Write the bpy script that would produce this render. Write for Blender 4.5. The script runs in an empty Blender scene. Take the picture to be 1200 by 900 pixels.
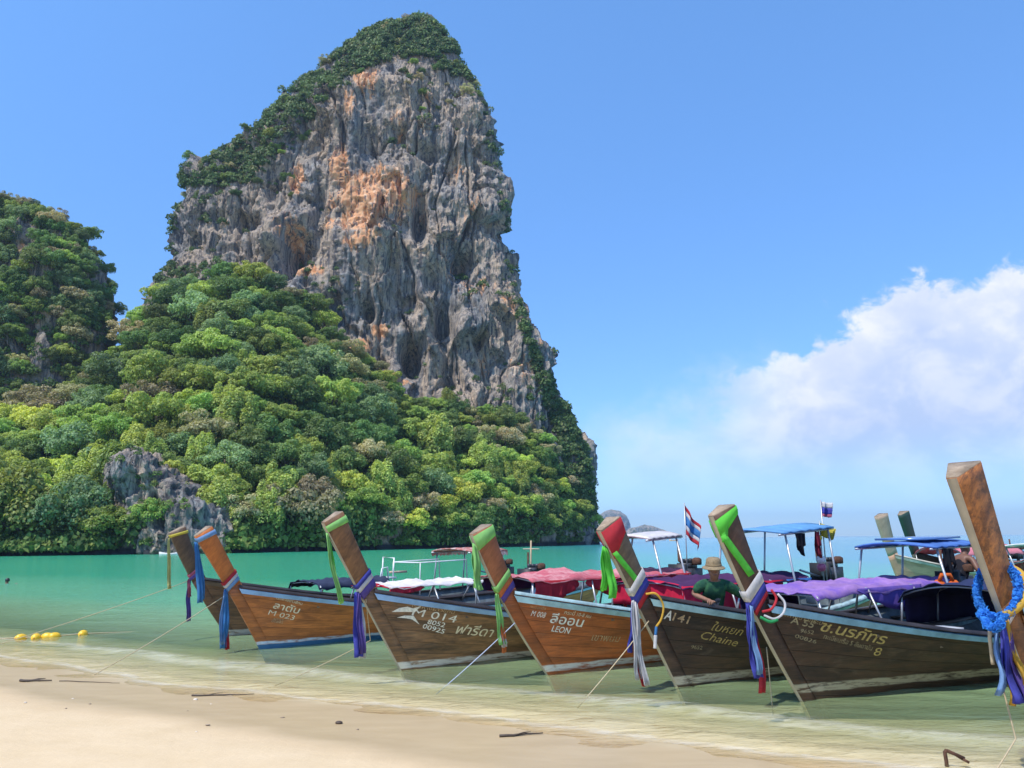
import bpy, bmesh, math, random
import numpy as np
from mathutils import Vector, Matrix
random.seed(7); RNG = np.random.default_rng(11)
R = math.radians
SC = bpy.context.scene
COL = SC.collection

# ------------------------------------------------------------------ camera
CAM_Z = 1.9
FPX = 906.0                      # focal length for a 1200 px wide picture
PITCH = math.atan(182 / 906.0); ROLL = R(0.55)
cd = bpy.data.cameras.new('camera'); cam = bpy.data.objects.new('camera', cd); COL.objects.link(cam)
cd.sensor_width = 36; cd.lens = 36 * FPX / 1200; cd.clip_start = 0.1; cd.clip_end = 20000
cam.matrix_world = Matrix.Translation((0, 0, CAM_Z)) @ Matrix.Rotation(R(90) + PITCH, 4, 'X') @ Matrix.Rotation(-ROLL, 4, 'Z')
SC.camera = cam

# ------------------------------------------------------------------ sun, sky, exposure
SUN_EL = 60.0
sun_h = Vector((-0.70, -0.714))                    # horizontal direction towards the sun (left, behind the camera)
sl = bpy.data.lights.new('sun', 'SUN'); sl.energy = 3.6; sl.angle = R(0.55); sl.color = (1.0, 0.955, 0.88)
so = bpy.data.objects.new('sun', sl); COL.objects.link(so)
to_sun = Vector((sun_h.x * math.cos(R(SUN_EL)), sun_h.y * math.cos(R(SUN_EL)), math.sin(R(SUN_EL))))
so.rotation_euler = to_sun.to_track_quat('Z', 'Y').to_euler(); so.location = (-40, -30, 90)
SC.view_settings.view_transform = 'Standard'; SC.view_settings.look = 'None'
SC.view_settings.exposure = 0.55; SC.view_settings.gamma = 1.0; SC.view_settings.use_curve_mapping = False


class NT:
    """small node helper"""
    def __init__(s, tree): s.t = tree; s.N = tree.nodes; s.L = tree.links
    def new(s, typ, props=None, **inp):
        n = s.N.new(typ)
        for k, v in (props or {}).items(): setattr(n, k, v)
        for k, v in inp.items(): s.put(n, k, v)
        return n
    def put(s, n, k, v):
        k2 = int(k[1:]) if (k[0] == 'i' and k[1:].isdigit()) else k.replace('_', ' ')
        sock = n.inputs[k2]
        if isinstance(v, bpy.types.NodeSocket): s.L.new(v, sock)
        elif isinstance(v, bpy.types.Node): s.L.new(v.outputs[0], sock)
        else:
            if sock.type == 'RGBA' and len(v) == 3: v = (*v, 1)
            sock.default_value = v
    def math(s, op, a, b=0.0, c=0.0, clamp=False):
        return s.new('ShaderNodeMath', {'operation': op, 'use_clamp': clamp}, i0=a, i1=b, i2=c).outputs[0]
    def mix(s, f, a, b, mode='MIX'):
        n = s.N.new('ShaderNodeMix'); n.data_type = 'RGBA'; n.blend_type = mode; n.clamp_factor = True
        for i, v in ((0, f), (6, a), (7, b)):
            if isinstance(v, (bpy.types.NodeSocket,)): s.L.new(v, n.inputs[i])
            elif isinstance(v, bpy.types.Node): s.L.new(v.outputs[0], n.inputs[i])
            else: n.inputs[i].default_value = v if i == 0 else (*v[:3], 1)
        return n.outputs[2]
    def noise(s, vec, scale, detail=4, rough=0.55, dist=0.0):
        n = s.new('ShaderNodeTexNoise', None, Vector=vec, Scale=scale, Detail=detail, Roughness=rough, Distortion=dist)
        return n.outputs[0]
    def mapping(s, vec, scale=(1, 1, 1), loc=(0, 0, 0), rot=(0, 0, 0)):
        return s.new('ShaderNodeMapping', None, Vector=vec, Scale=scale, Location=loc, Rotation=rot).outputs[0]
    def ramp(s, f, stops, interp='LINEAR'):
        n = s.N.new('ShaderNodeValToRGB'); s.L.new(f, n.inputs[0]); cr = n.color_ramp; cr.interpolation = interp
        while len(cr.elements) < len(stops): cr.elements.new(0.5)
        for e, (p, c) in zip(cr.elements, stops):
            e.position = p; e.color = (c, c, c, 1) if isinstance(c, (int, float)) else (*c[:3], 1)
        return n.outputs[0]
    def maprange(s, v, a, b, c=0.0, d=1.0, smooth=False):
        n = s.new('ShaderNodeMapRange', {'interpolation_type': 'SMOOTHSTEP' if smooth else 'LINEAR'}, i0=v, i1=a, i2=b, i3=c, i4=d)
        return n.outputs[0]


def survey(px, py, D):
    """world point at distance D along the sight line of a pixel of the 1200x900 picture (used to take bearings)"""
    u, v = px - 600, 450 - py; c, s = math.cos(ROLL), math.sin(ROLL)
    u, v = c * u + s * v, -s * u + c * v
    cp, sp = math.cos(PITCH), math.sin(PITCH)
    dx, dy, dz = u, FPX * cp - v * sp, FPX * sp + v * cp
    return np.array([dx / dy * D, D, CAM_Z + dz / dy * D])


def pix_of(P):
    """inverse bearing: picture coordinates of world points (n,3)"""
    P = np.asarray(P, float); x, y, z = P[:, 0], P[:, 1], P[:, 2] - CAM_Z
    cp, sp = math.cos(PITCH), math.sin(PITCH)
    f = y * cp + z * sp; v = (-y * sp + z * cp) / f * FPX; u = x / f * FPX
    c, s = math.cos(ROLL), math.sin(ROLL)
    return np.stack([600 + c * u - s * v, 450 - (s * u + c * v)], 1)


# world: Nishita sky with a cumulus bank low in the east-south-east (right of the tower)
W = bpy.data.worlds.new('World'); SC.world = W; W.use_nodes = True
wt = NT(W.node_tree); wt.N.clear()
sky = wt.new('ShaderNodeTexSky', {'sky_type': 'NISHITA', 'sun_disc': False, 'sun_elevation': R(SUN_EL),
             'sun_rotation': math.atan2(sun_h.x, sun_h.y), 'altitude': 0.0, 'air_density': 1.0, 'dust_density': 0.15, 'ozone_density': 1.6})
tc = wt.new('ShaderNodeTexCoord').outputs['Generated']
sep = wt.new('ShaderNodeSeparateXYZ', None, Vector=tc)
az = wt.math('ARCTAN2', sep.outputs[0], sep.outputs[1])          # 0 straight ahead, + to the right
el = wt.math('ARCSINE', sep.outputs[2])
SKY_TINT = (0.80, 1.16, 1.46)
skycol = wt.mix(1.0, sky.outputs[0], wt.mix(wt.maprange(el, 0.0, R(42), 0, 1, True), (0.50, 0.72, 1.05), SKY_TINT), 'MULTIPLY')
azn = wt.maprange(az, R(1.2), R(71.2), 0, 1)
# top of the cloud bank (radians / 0.5) against bearing
def deg(v): return R(v) / 0.5
top = wt.ramp(azn, [(0.0, deg(5.0)), (0.10, deg(8.6)), (0.20, deg(10.4)), (0.27, deg(12.4)), (0.33, deg(15.8)), (0.385, deg(18.0)), (0.42, deg(16.6)), (0.47, deg(17.0)), (0.60, deg(19)), (0.8, deg(16)), (1.0, deg(10))], 'B_SPLINE')
top = wt.math('MULTIPLY', top, 0.5)
cv = wt.mapping(tc, (1, 1, 1.25))
n1 = wt.noise(cv, 9.0, 8, 0.58, 0.25)
n2 = wt.noise(cv, 34.0, 6, 0.6, 0.5)
nn = wt.math('ADD', wt.math('MULTIPLY', wt.math('SUBTRACT', n1, 0.5), 0.17), wt.math('MULTIPLY', wt.math('SUBTRACT', n2, 0.5), 0.085))
d = wt.math('ADD', wt.math('SUBTRACT', top, el), nn)             # inside the bank when > 0
edge = wt.maprange(d, 0.0, 0.028, 0, 1, True)
soft = wt.maprange(d, -0.05, 0.10, 0, 0.68, True)
sharp = wt.maprange(az, R(13), R(22), 0, 1, True)
mask = wt.math('ADD', wt.math('MULTIPLY', edge, sharp), wt.math('MULTIPLY', soft, wt.math('SUBTRACT', 1.0, sharp)))
low = wt.maprange(el, R(1.0), R(8.0), 0.0, 1.0, True)           # the bank's foot melts into the haze
mask = wt.math('MULTIPLY', mask, wt.math('ADD', wt.math('MULTIPLY', low, 0.84), 0.08))
azfade = wt.math('MULTIPLY', wt.maprange(az, R(1), R(11), 0.0, 1, True), wt.maprange(az, R(80), R(110), 1, 0, True))
mask = wt.math('MULTIPLY', mask, azfade, clamp=True)
puff = wt.noise(wt.mapping(tc, (1, 1, 1.3), (0.03, 0, -0.02)), 13.0, 7, 0.6, 0.3)
lit = wt.maprange(puff, 0.38, 0.66, 0, 1, True)
rim = wt.maprange(d, 0.0, 0.16, 1.0, 0.0, True)
lit = wt.math('ADD', wt.math('MULTIPLY', lit, 0.55), wt.math('MULTIPLY', rim, 0.55), clamp=True)
cloudcol = wt.mix(lit, (2.8, 3.4, 4.8), (5.2, 5.2, 5.5))
final = wt.mix(mask, skycol, cloudcol)
bg = wt.new('ShaderNodeBackground', None, Color=final, Strength=0.14)
wo = wt.new('ShaderNodeOutputWorld'); wt.L.new(bg.outputs[0], wo.inputs[0])

# ------------------------------------------------------------------ helpers: objects
def tag(o, label=None, cat=None, group=None, kind=None):
    for k, v in (('label', label), ('category', cat), ('group', group), ('kind', kind)):
        if v: o[k] = v
    return o

def empty(name, loc=(0, 0, 0), rz=0.0, parent=None):
    o = bpy.data.objects.new(name, None); COL.objects.link(o); o.location = loc; o.rotation_euler = (0, 0, rz); o.empty_display_size = 0.2
    o.parent = parent
    return o

def np_mesh(name, V, F, mats=(), smooth=False, attrs=None, midx=None):
    """V (n,3) array, F list or (m,k) array"""
    me = bpy.data.meshes.new(name)
    V = np.asarray(V, np.float32)
    if isinstance(F, np.ndarray):
        m, k = F.shape; loops = F.astype(np.int32).ravel(); starts = np.arange(0, m * k, k, dtype=np.int32)
    else:
        starts = np.cumsum([0] + [len(f) for f in F])[:-1].astype(np.int32); loops = np.array([i for f in F for i in f], np.int32); m = len(F)
    me.vertices.add(len(V)); me.vertices.foreach_set('co', V.ravel())
    me.loops.add(len(loops)); me.loops.foreach_set('vertex_index', loops)
    me.polygons.add(m); me.polygons.foreach_set('loop_start', starts)
    if midx is not None: me.polygons.foreach_set('material_index', np.asarray(midx, np.int32))
    me.update(calc_edges=True); me.validate()
    for mt in (mats if isinstance(mats, (list, tuple)) else [mats]):
        me.materials.append(mt)
    if smooth: me.polygons.foreach_set('use_smooth', np.ones(len(me.polygons), bool))
    for an, av in (attrs or {}).items():
        a = me.attributes.new(an, 'FLOAT', 'POINT'); a.data.foreach_set('value', np.asarray(av, np.float32))
    return me

def link(name, me, parent=None, **tg):
    o = bpy.data.objects.new(name, me); COL.objects.link(o); o.parent = parent
    tag(o, **tg); return o

class MB:
    """collects simple shapes into one mesh"""
    def __init__(s): s.v = []; s.f = []
    def add(s, V, F):
        b = len(s.v); s.v += [tuple(map(float, p)) for p in V]; s.f += [tuple(b + i for i in f) for f in F]; return s
    def box(s, c, size, M=None):
        hx, hy, hz = size[0] / 2, size[1] / 2, size[2] / 2
        V = [Vector((x, y, z)) for x in (-hx, hx) for y in (-hy, hy) for z in (-hz, hz)]
        if M is not None: V = [M @ p for p in V]
        V = [p + Vector(c) for p in V]
        return s.add(V, [(0, 1, 3, 2), (4, 6, 7, 5), (0, 4, 5, 1), (2, 3, 7, 6), (0, 2, 6, 4), (1, 5, 7, 3)])
    def tube(s, pts, r, n=6, cap=True):
        pts = [Vector(p) for p in pts]; m = len(pts); rr = r if isinstance(r, (list, tuple)) else [r] * m
        V = []; F = []; prev = None
        for i, p in enumerate(pts):
            t = (pts[min(i + 1, m - 1)] - pts[max(i - 1, 0)]).normalized()
            if prev is None:
                a = Vector((0, 0, 1)) if abs(t.z) < 0.9 else Vector((1, 0, 0)); u = t.cross(a).normalized()
            else: u = (prev - t * prev.dot(t)).normalized()
            prev = u; w = t.cross(u)
            V += [p + (u * math.cos(2 * math.pi * k / n) + w * math.sin(2 * math.pi * k / n)) * rr[i] for k in range(n)]
        for i in range(m - 1):
            for k in range(n):
                k2 = (k + 1) % n; F.append((i * n + k, i * n + k2, (i + 1) * n + k2, (i + 1) * n + k))
        if cap: F.append(tuple(range(n - 1, -1, -1))); F.append(tuple((m - 1) * n + k for k in range(n)))
        return s.add(V, F)
    def lathe(s, prof, c=(0, 0, 0), n=14, M=None, sx=1, sy=1):
        V = []; F = []
        for (r, z) in prof:
            for k in range(n):
                a = 2 * math.pi * k / n; V.append(Vector((r * math.cos(a) * sx, r * math.sin(a) * sy, z)))
        m = len(prof)
        for i in range(m - 1):
            for k in range(n):
                k2 = (k + 1) % n; F.append((i * n + k, i * n + k2, (i + 1) * n + k2, (i + 1) * n + k))
        F.append(tuple(range(n - 1, -1, -1))); F.append(tuple((m - 1) * n + k for k in range(n)))
        if M is not None: V = [M @ p for p in V]
        return s.add([p + Vector(c) for p in V], F)
    def grid(s, P):
        """P: rows of points"""
        a, b = len(P), len(P[0]); V = [p for row in P for p in row]
        return s.add(V, [(i * b + j, i * b + j + 1, (i + 1) * b + j + 1, (i + 1) * b + j) for i in range(a - 1) for j in range(b - 1)])
    def mesh(s, name, mat, smooth=False): return np_mesh(name, np.array(s.v), s.f, mat, smooth)
    def build(s, name, mat, parent=None, smooth=False, **tg): return link(name, s.mesh(name, mat, smooth), parent, **tg)

def thick(o, t, off=0.0):
    m = o.modifiers.new('thickness', 'SOLIDIFY'); m.thickness = t; m.offset = off; return o

# ------------------------------------------------------------------ helpers: noise
_PERM = np.concatenate([np.random.default_rng(3).permutation(256)] * 3).astype(np.int64)
_G = np.random.default_rng(4).normal(size=(256, 3)); _G /= np.linalg.norm(_G, axis=1)[:, None]
def perlin(p):
    p = np.asarray(p, float); i = np.floor(p).astype(np.int64); f = p - i; i &= 255
    u = f * f * f * (f * (f * 6 - 15) + 10); r = 0
    for dx in (0, 1):
        for dy in (0, 1):
            for dz in (0, 1):
                h = _PERM[_PERM[_PERM[i[:, 0] + dx] + i[:, 1] + dy] + i[:, 2] + dz]
                g = _G[h]; dd = f - (dx, dy, dz)
                w = (u[:, 0] if dx else 1 - u[:, 0]) * (u[:, 1] if dy else 1 - u[:, 1]) * (u[:, 2] if dz else 1 - u[:, 2])
                r = r + w * (g * dd).sum(1)
    return r * 1.5
def fbm(p, o=4, g=0.5):
    r = 0; a = 1.0; p = np.asarray(p, float)
    for k in range(o): r = r + a * perlin(p * 2 ** k + 17.3 * k); a *= g
    return r
def ridged(p, o=4, g=0.5):
    r = 0; a = 1.0; p = np.asarray(p, float)
    for k in range(o): r = r + a * (1 - 2 * np.abs(perlin(p * 2 ** k + 31.7 * k))); a *= g
    return r
def facets(p, cell, off=0.8, slope=0.35, seed=0):
    """blocky broken-rock relief: every jittered cell carries its own tilted plane"""
    p = np.asarray(p, float); c = p / np.asarray(cell, float); b = np.floor(c - 0.5).astype(np.int64); best = np.full(len(p), 1e9); out = np.zeros(len(p))
    for dx in (0, 1):
        for dy in (0, 1):
            for dz in (0, 1):
                i = b + (dx, dy, dz); h = _PERM[_PERM[_PERM[(i[:, 0] + seed) & 255] + (i[:, 1] & 255)] + (i[:, 2] & 255)]
                d = c - (i + 0.5 + 0.30 * _G[h]); r = (d * d).sum(1); g = _G[(h * 7 + 13) & 255]; m = r < best
                v = off * _G[(h * 3 + 5) & 255][:, 0] + slope * ((d * np.asarray(cell)) * g).sum(1); out = np.where(m, v, out); best = np.where(m, r, best)
    return out
def sstep(a, b, x): t = np.clip((np.asarray(x, float) - a) / (b - a), 0, 1); return t * t * (3 - 2 * t)

# ------------------------------------------------------------------ materials
_MC = {}
def mat(name):
    m = bpy.data.materials.new(name); m.use_nodes = True; t = NT(m.node_tree); t.N.clear()
    b = t.new('ShaderNodeBsdfPrincipled'); o = t.new('ShaderNodeOutputMaterial'); t.L.new(b.outputs[0], o.inputs[0])
    return m, t, b, o

def plain(name, col, rough=0.6, metal=0.0, var=0.12, scale=6.0, bump=0.0, spec=0.5):
    key = (name, col, rough, metal)
    if key in _MC: return _MC[key]
    m, t, b, o = mat(name); tcn = t.new('ShaderNodeTexCoord').outputs['Object']
    n = t.noise(tcn, scale, 5, 0.6)
    f = t.maprange(n, 0.3, 0.7, 1 - var * 1.6, 1 + var)
    c = t.mix(1.0, col, t.new('ShaderNodeCombineColor', None, Red=f, Green=f, Blue=f).outputs[0], 'MULTIPLY')
    t.put(b, 'Base_Color', c); t.put(b, 'Roughness', rough); t.put(b, 'Metallic', metal); t.put(b, 'Specular_IOR_Level', spec)
    if bump:
        bn = t.new('ShaderNodeBump', None, Strength=bump, Distance=0.01, Height=t.noise(tcn, scale * 6, 4, 0.6)); t.put(b, 'Normal', bn.outputs[0])
    _MC[key] = m; return m

def cloth(name, col, col2=None, pattern=None, trans=0.25):
    key = ('cloth', name, col, col2)
    if key in _MC: return _MC[key]
    m, t, b, o = mat(name); tcn = t.new('ShaderNodeTexCoord').outputs['Object']
    n = t.noise(tcn, 3.0, 5, 0.65); f = t.maprange(n, 0.3, 0.7, 0.72, 1.12)
    c = t.mix(1.0, col, t.new('ShaderNodeCombineColor', None, Red=f, Green=f, Blue=f).outputs[0], 'MULTIPLY')
    if col2:
        k = t.maprange(t.noise(tcn, pattern or 2.0, 6, 0.7), 0.47, 0.6)
        c = t.mix(k, c, col2)
    t.put(b, 'Base_Color', c); t.put(b, 'Roughness', 0.85); t.put(b, 'Specular_IOR_Level', 0.2)
    bn = t.new('ShaderNodeBump', None, Strength=0.35, Distance=0.02, Height=t.noise(t.mapping(tcn, (1, 3, 1)), 7.0, 4, 0.6)); t.put(b, 'Normal', bn.outputs[0])
    tr = t.new('ShaderNodeBsdfTranslucent', None, Color=c)
    ms = t.new('ShaderNodeMixShader', None, i0=trans, i1=b.outputs[0], i2=tr.outputs[0]); t.L.new(ms.outputs[0], o.inputs[0])
    _MC[key] = m; return m

def wood(name, c1, c2, stain=(0.03, 0.022, 0.016), stainf=0.5, rough=0.5, band=None, bottom=None, gscale=1.0, dots=0.0, up=False):
    """weathered timber, grain along object X. band=(z0,z1,colour) painted waterline band, bottom=(z,colour) painted bottom"""
    m, t, b, o = mat(name); tcn = t.new('ShaderNodeTexCoord').outputs['Object']
    oi = t.new('ShaderNodeObjectInfo')
    off = t.new('ShaderNodeVectorMath', {'operation': 'SCALE'}, i0=(7.0, 3.0, 5.0), Scale=oi.outputs['Random']).outputs[0]
    vec = t.new('ShaderNodeVectorMath', {'operation': 'ADD'}, i0=tcn, i1=off).outputs[0]
    sc1, sc2, sc3 = ((14, 14, 0.9), (3, 3, 0.6), (45, 30, 3)) if up else ((0.9 * gscale, 6, 22 * gscale), (0.5, 3, 3), (3, 14, 60))
    if up: vec = t.mapping(vec, rot=(0, R(-32), 0))
    g1 = t.noise(t.mapping(vec, sc1), 1.6, 8, 0.65, 0.6)
    g2 = t.noise(t.mapping(vec, sc2), 1.7, 6, 0.6, 0.4)
    g3 = t.noise(t.mapping(vec, sc3), 2.5, 4, 0.6)
    c = t.mix(t.maprange(g1, 0.36, 0.64), c1, c2)
    tone = t.maprange(oi.outputs['Random'], 0, 1, 0.82, 1.16)
    c = t.mix(1.0, c, t.new('ShaderNodeCombineColor', None, Red=tone, Green=tone, Blue=tone).outputs[0], 'MULTIPLY')
    c = t.mix(t.math('MULTIPLY', t.maprange(g2, 0.44, 0.66), stainf), c, stain)
    c = t.mix(t.math('MULTIPLY', t.maprange(g3, 0.56, 0.74), 0.45), c, stain)
    pale = t.maprange(t.noise(t.mapping(vec, (1.6, 2, 1.2) if up else (1.0, 3, 4.5)), 1.3, 7, 0.72, 0.8), 0.56, 0.72)
    c = t.mix(t.math('MULTIPLY', pale, 0.30), c, t.mix(0.45, c, (0.46, 0.33, 0.23)))
    if dots:
        vd = t.noise(tcn, 9.0, 6, 0.75); c = t.mix(t.math('MULTIPLY', t.maprange(vd, 0.44, 0.6), dots), c, stain)
    z = t.new('ShaderNodeSeparateXYZ', None, Vector=tcn).outputs[2]
    wob = t.math('MULTIPLY', t.math('SUBTRACT', t.noise(tcn, 2.2, 4, 0.6), 0.5), 0.05)
    zz = t.math('ADD', z, wob); worn = t.maprange(t.noise(t.mapping(vec, (1, 4, 9)), 3.0, 6, 0.7), 0.36, 0.52)
    if bottom:
        k = t.maprange(zz, bottom[0] - 0.01, bottom[0] + 0.01, 1, 0); c = t.mix(k, c, bottom[1])
    if band:
        k = t.math('MULTIPLY', t.maprange(zz, band[0] - 0.008, band[0] + 0.008), t.maprange(zz, band[1] - 0.008, band[1] + 0.008, 1, 0))
        c = t.mix(t.math('MULTIPLY', k, worn), c, band[2])
    t.put(b, 'Base_Color', c); t.put(b, 'Roughness', t.maprange(g2, 0.3, 0.7, rough - 0.1, rough + 0.2)); t.put(b, 'Specular_IOR_Level', 0.35)
    bn = t.new('ShaderNodeBump', None, Strength=0.5, Distance=0.006, Height=t.math('ADD', g1, t.math('MULTIPLY', g3, 0.6))); t.put(b, 'Normal', bn.outputs[0])
    return m

def leafmat(name, col, hue=0.03, val=0.35, trans=0.42):
    m, t, b, o = mat(name)
    oi = t.new('ShaderNodeObjectInfo'); geo = t.new('ShaderNodeNewGeometry')
    rnd = geo.outputs['Random Per Island']
    pos = t.new('ShaderNodeTexCoord').outputs['Object']
    n = t.noise(pos, 0.5, 3, 0.6)
    h = t.math('ADD', t.maprange(oi.outputs['Random'], 0, 1, 0.5 - hue, 0.5 + hue), t.maprange(n, 0.3, 0.7, -hue * 0.5, hue * 0.5))
    v = t.math('MULTIPLY', t.maprange(rnd, 0, 1, 1 - val, 1 + val), t.maprange(t.math('FRACT', t.math('MULTIPLY', oi.outputs['Random'], 7.31)), 0, 1, 0.70, 1.4))
    hs = t.new('ShaderNodeHueSaturation', None, Hue=h, Value=v, Color=col)
    t.put(b, 'Base_Color', hs.outputs[0]); t.put(b, 'Roughness', 0.55); t.put(b, 'Specular_IOR_Level', 0.3)
    tr = t.new('ShaderNodeBsdfTranslucent', None, Color=t.mix(1.0, hs.outputs[0], (1.15, 1.15, 0.6), 'MULTIPLY'))
    ms = t.new('ShaderNodeMixShader', None, i0=trans, i1=b.outputs[0], i2=tr.outputs[0]); t.L.new(ms.outputs[0], o.inputs[0])
    return m

def rockmat(name, greens=0.0, warm=1.0):
    """grey karst limestone with dark and pale vertical streaks; attribute 'ochre' stains it orange"""
    m, t, b, o = mat(name); pos = t.new('ShaderNodeTexCoord').outputs['Object']
    oc = t.new('ShaderNodeAttribute', {'attribute_name': 'ochre'}).outputs['Fac']
    s1 = t.noise(t.mapping(pos, (0.55, 0.55, 0.05)), 1.0, 7, 0.68, 0.5)       # drip streaks
    s2 = t.noise(t.mapping(pos, (0.09, 0.09, 0.03)), 1.0, 5, 0.6, 0.8)         # broad tone
    s3 = t.noise(pos, 0.9, 8, 0.7, 0.3)
    s4 = t.noise(t.mapping(pos, (1.3, 1.3, 0.09), (5, 9, 3)), 1.0, 6, 0.7, 0.4)
    c = t.mix(t.maprange(s1, 0.36, 0.64), (0.075, 0.078, 0.088), (0.36, 0.335, 0.30))
    c = t.mix(t.maprange(s2, 0.38, 0.58), c, t.mix(t.maprange(s3, 0.35, 0.65), (0.50 * warm, 0.38 * warm, 0.265 * warm), (0.24, 0.20, 0.165)))
    c = t.mix(t.math('MULTIPLY', t.maprange(s4, 0.53, 0.63), 0.85), c, (0.045, 0.048, 0.06))
    c = t.mix(t.math('MULTIPLY', t.maprange(s4, 0.40, 0.30), 0.5), c, (0.48, 0.46, 0.42))
    ok = t.maprange(t.math('ADD', oc, t.math('MULTIPLY', t.math('SUBTRACT', t.noise(t.mapping(pos, (0.35, 0.35, 0.14)), 1.0, 7, 0.7, 0.6), 0.5), 1.6)), 0.43, 0.57)
    ocol = t.mix(t.maprange(s3, 0.35, 0.65), (0.56, 0.21, 0.085), (0.74, 0.44, 0.23))
    ocol = t.mix(t.maprange(s1, 0.52, 0.68), ocol, (0.70, 0.56, 0.40))
    c = t.mix(t.math('MULTIPLY', ok, 0.92), c, ocol)
    c = t.mix(t.math('MULTIPLY', t.maprange(t.noise(t.mapping(pos, (0.8, 0.8, 0.035), (2, 1, 7)), 1.0, 5, 0.65, 0.3), 0.52, 0.60), 0.85), c, (0.07, 0.068, 0.075))
    if greens:
        c = t.mix(t.math('MULTIPLY', t.maprange(t.noise(pos, 0.16, 6, 0.65), 0.48, 0.6), greens), c, (0.05, 0.075, 0.025))
    t.put(b, 'Base_Color', c); t.put(b, 'Roughness', 0.9); t.put(b, 'Specular_IOR_Level', 0.15)
    bn = t.new('ShaderNodeBump', None, Strength=0.9, Distance=0.6, Height=t.math('ADD', s3, t.math('MULTIPLY', s4, 0.7))); t.put(b, 'Normal', bn.outputs[0])
    return m

# ------------------------------------------------------------------ the beach and the sea
SHX = np.array([-4000, -400, -60, -20, -8.6, -5.5, -3.05, -0.4, 1.6, 3.2, 6, 12, 60, 400, 4000.])
SHY = np.array([1200, 130, 40, 20.5, 13.5, 11.7, 10.3, 8.70, 7.55, 6.70, 5.5, 3.6, -8, -60, -600.])
_xx = np.linspace(-60, 60, 2401); _yy = np.interp(_xx, SHX, SHY); _k = np.ones(41) / 41
_ys = np.convolve(np.pad(_yy, 20, 'edge'), _k, 'valid')
def shore_s(x, y):
    ys = np.where(np.abs(x) < 58, np.interp(x, _xx, _ys), np.interp(x, SHX, SHY))
    return (y - ys) * 0.87
def sand_h(x, y, detail=True):
    x = np.asarray(x, float); y = np.asarray(y, float); s = shore_s(x, y)
    if detail:
        s = s + 0.35 * perlin(np.stack([x * 0.32, y * 0.32, np.full_like(x, 1.5)], 1)) + 0.10 * perlin(np.stack([x * 1.1, y * 1.1, np.full_like(x, 4.5)], 1))
    up = -s; h = np.where(s < 0, 0.020 * up + 0.040 * np.maximum(up - 1.1, 0) * 1.0, 0)
    h = np.where(s >= 0, -(0.055 * s + 0.009 * np.clip(s, 0, 30) ** 2), h)
    h = np.clip(h, -6, 1.6)
    return h, s

def axis(f0, f1, st, far, g=1.16):
    a = list(np.arange(f0, f1 + 1e-6, st)); d = st; p = f1
    while p < far: d *= g; p += d; a.append(p)
    d = st; p = f0; pre = []
    while p > -far: d *= g; p -= d; pre.append(p)
    return np.array(pre[::-1] + a)
def sheet(xa, ya): 
    X, Y = np.meshgrid(xa, ya); n, k = X.shape
    i = np.arange(n * k).reshape(n, k); F = np.stack([i[:-1, :-1].ravel(), i[:-1, 1:].ravel(), i[1:, 1:].ravel(), i[1:, :-1].ravel()], 1)
    return X.ravel(), Y.ravel(), F

xa = axis(-12, 9, 0.10, 5200); ya = axis(4.5, 16, 0.08, 5200)
X, Y, F = sheet(xa, ya)
H, S = sand_h(X, Y)
near = (np.abs(X) < 30) & (Y < 40) & (Y > -10)
P3 = np.stack([X, Y, np.zeros_like(X)], 1)
H = H + np.where(near, 0.008 * perlin(P3 * 1.7) + 0.004 * perlin(P3 * 4.3), 0) * np.where(H > 0.02, 1, 0.4)
# sand material: dry, damp and wet zones
m_sand, t, b, o = mat('sand'); pos = t.new('ShaderNodeTexCoord').outputs['Object']
sa = t.new('ShaderNodeAttribute', {'attribute_name': 'shore'}).outputs['Fac']
wet = t.maprange(t.math('ADD', sa, t.math('MULTIPLY', t.math('SUBTRACT', t.noise(pos, 0.7, 4, 0.5), 0.5), 0.7)), -1.95, -1.3, 0, 1, True)
damp = t.maprange(t.math('ADD', sa, t.math('MULTIPLY', t.math('SUBTRACT', t.noise(pos, 0.5, 3, 0.5), 0.5), 1.2)), -2.3, -1.6, 0, 1, True)
gr = t.noise(pos, 220.0, 3, 0.7); g2 = t.noise(pos, 2.2, 6, 0.6); g3 = t.noise(t.mapping(pos, (1.0, 3.2, 1), rot=(0, 0, R(27))), 1.5, 5, 0.6, 0.6)
dry = t.mix(t.maprange(g2, 0.3, 0.7), (0.60, 0.445, 0.26), (0.65, 0.49, 0.30))
dry = t.mix(t.math('MULTIPLY', t.maprange(gr, 0.55, 0.75), 0.35), dry, (0.40, 0.29, 0.18))
dmp = t.mix(t.maprange(g2, 0.3, 0.7), (0.55, 0.40, 0.23), (0.60, 0.44, 0.26))
wcol = t.mix(t.maprange(g3, 0.3, 0.7), (0.43, 0.31, 0.165), (0.49, 0.36, 0.20))
under = t.mix(t.maprange(g3, 0.35, 0.65), (0.54, 0.44, 0.27), (0.68, 0.57, 0.37))
c = t.mix(damp, dry, dmp); c = t.mix(wet, c, wcol); c = t.mix(t.maprange(sa, -0.35, 0.35, 0, 1, True), c, under)
t.put(b, 'Base_Color', c); t.put(b, 'Roughness', t.math('ADD', t.math('MULTIPLY', wet, -0.48), 0.9)); t.put(b, 'Specular_IOR_Level', t.math('ADD', t.math('MULTIPLY', wet, 0.15), 0.2))
hh = t.math('ADD', t.math('MULTIPLY', gr, 0.25), t.math('ADD', t.noise(pos, 9.0, 5, 0.65), g2))
bn = t.new('ShaderNodeBump', None, Strength=t.math('ADD', t.math('MULTIPLY', wet, -0.40), 0.5), Distance=0.02, Height=hh); t.put(b, 'Normal', bn.outputs[0])
link('beach', np_mesh('beach', np.stack([X, Y, H], 1), F, m_sand, True, {'shore': S}), kind='structure', label='pale sand beach, dry then wet, running under the water')

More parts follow.
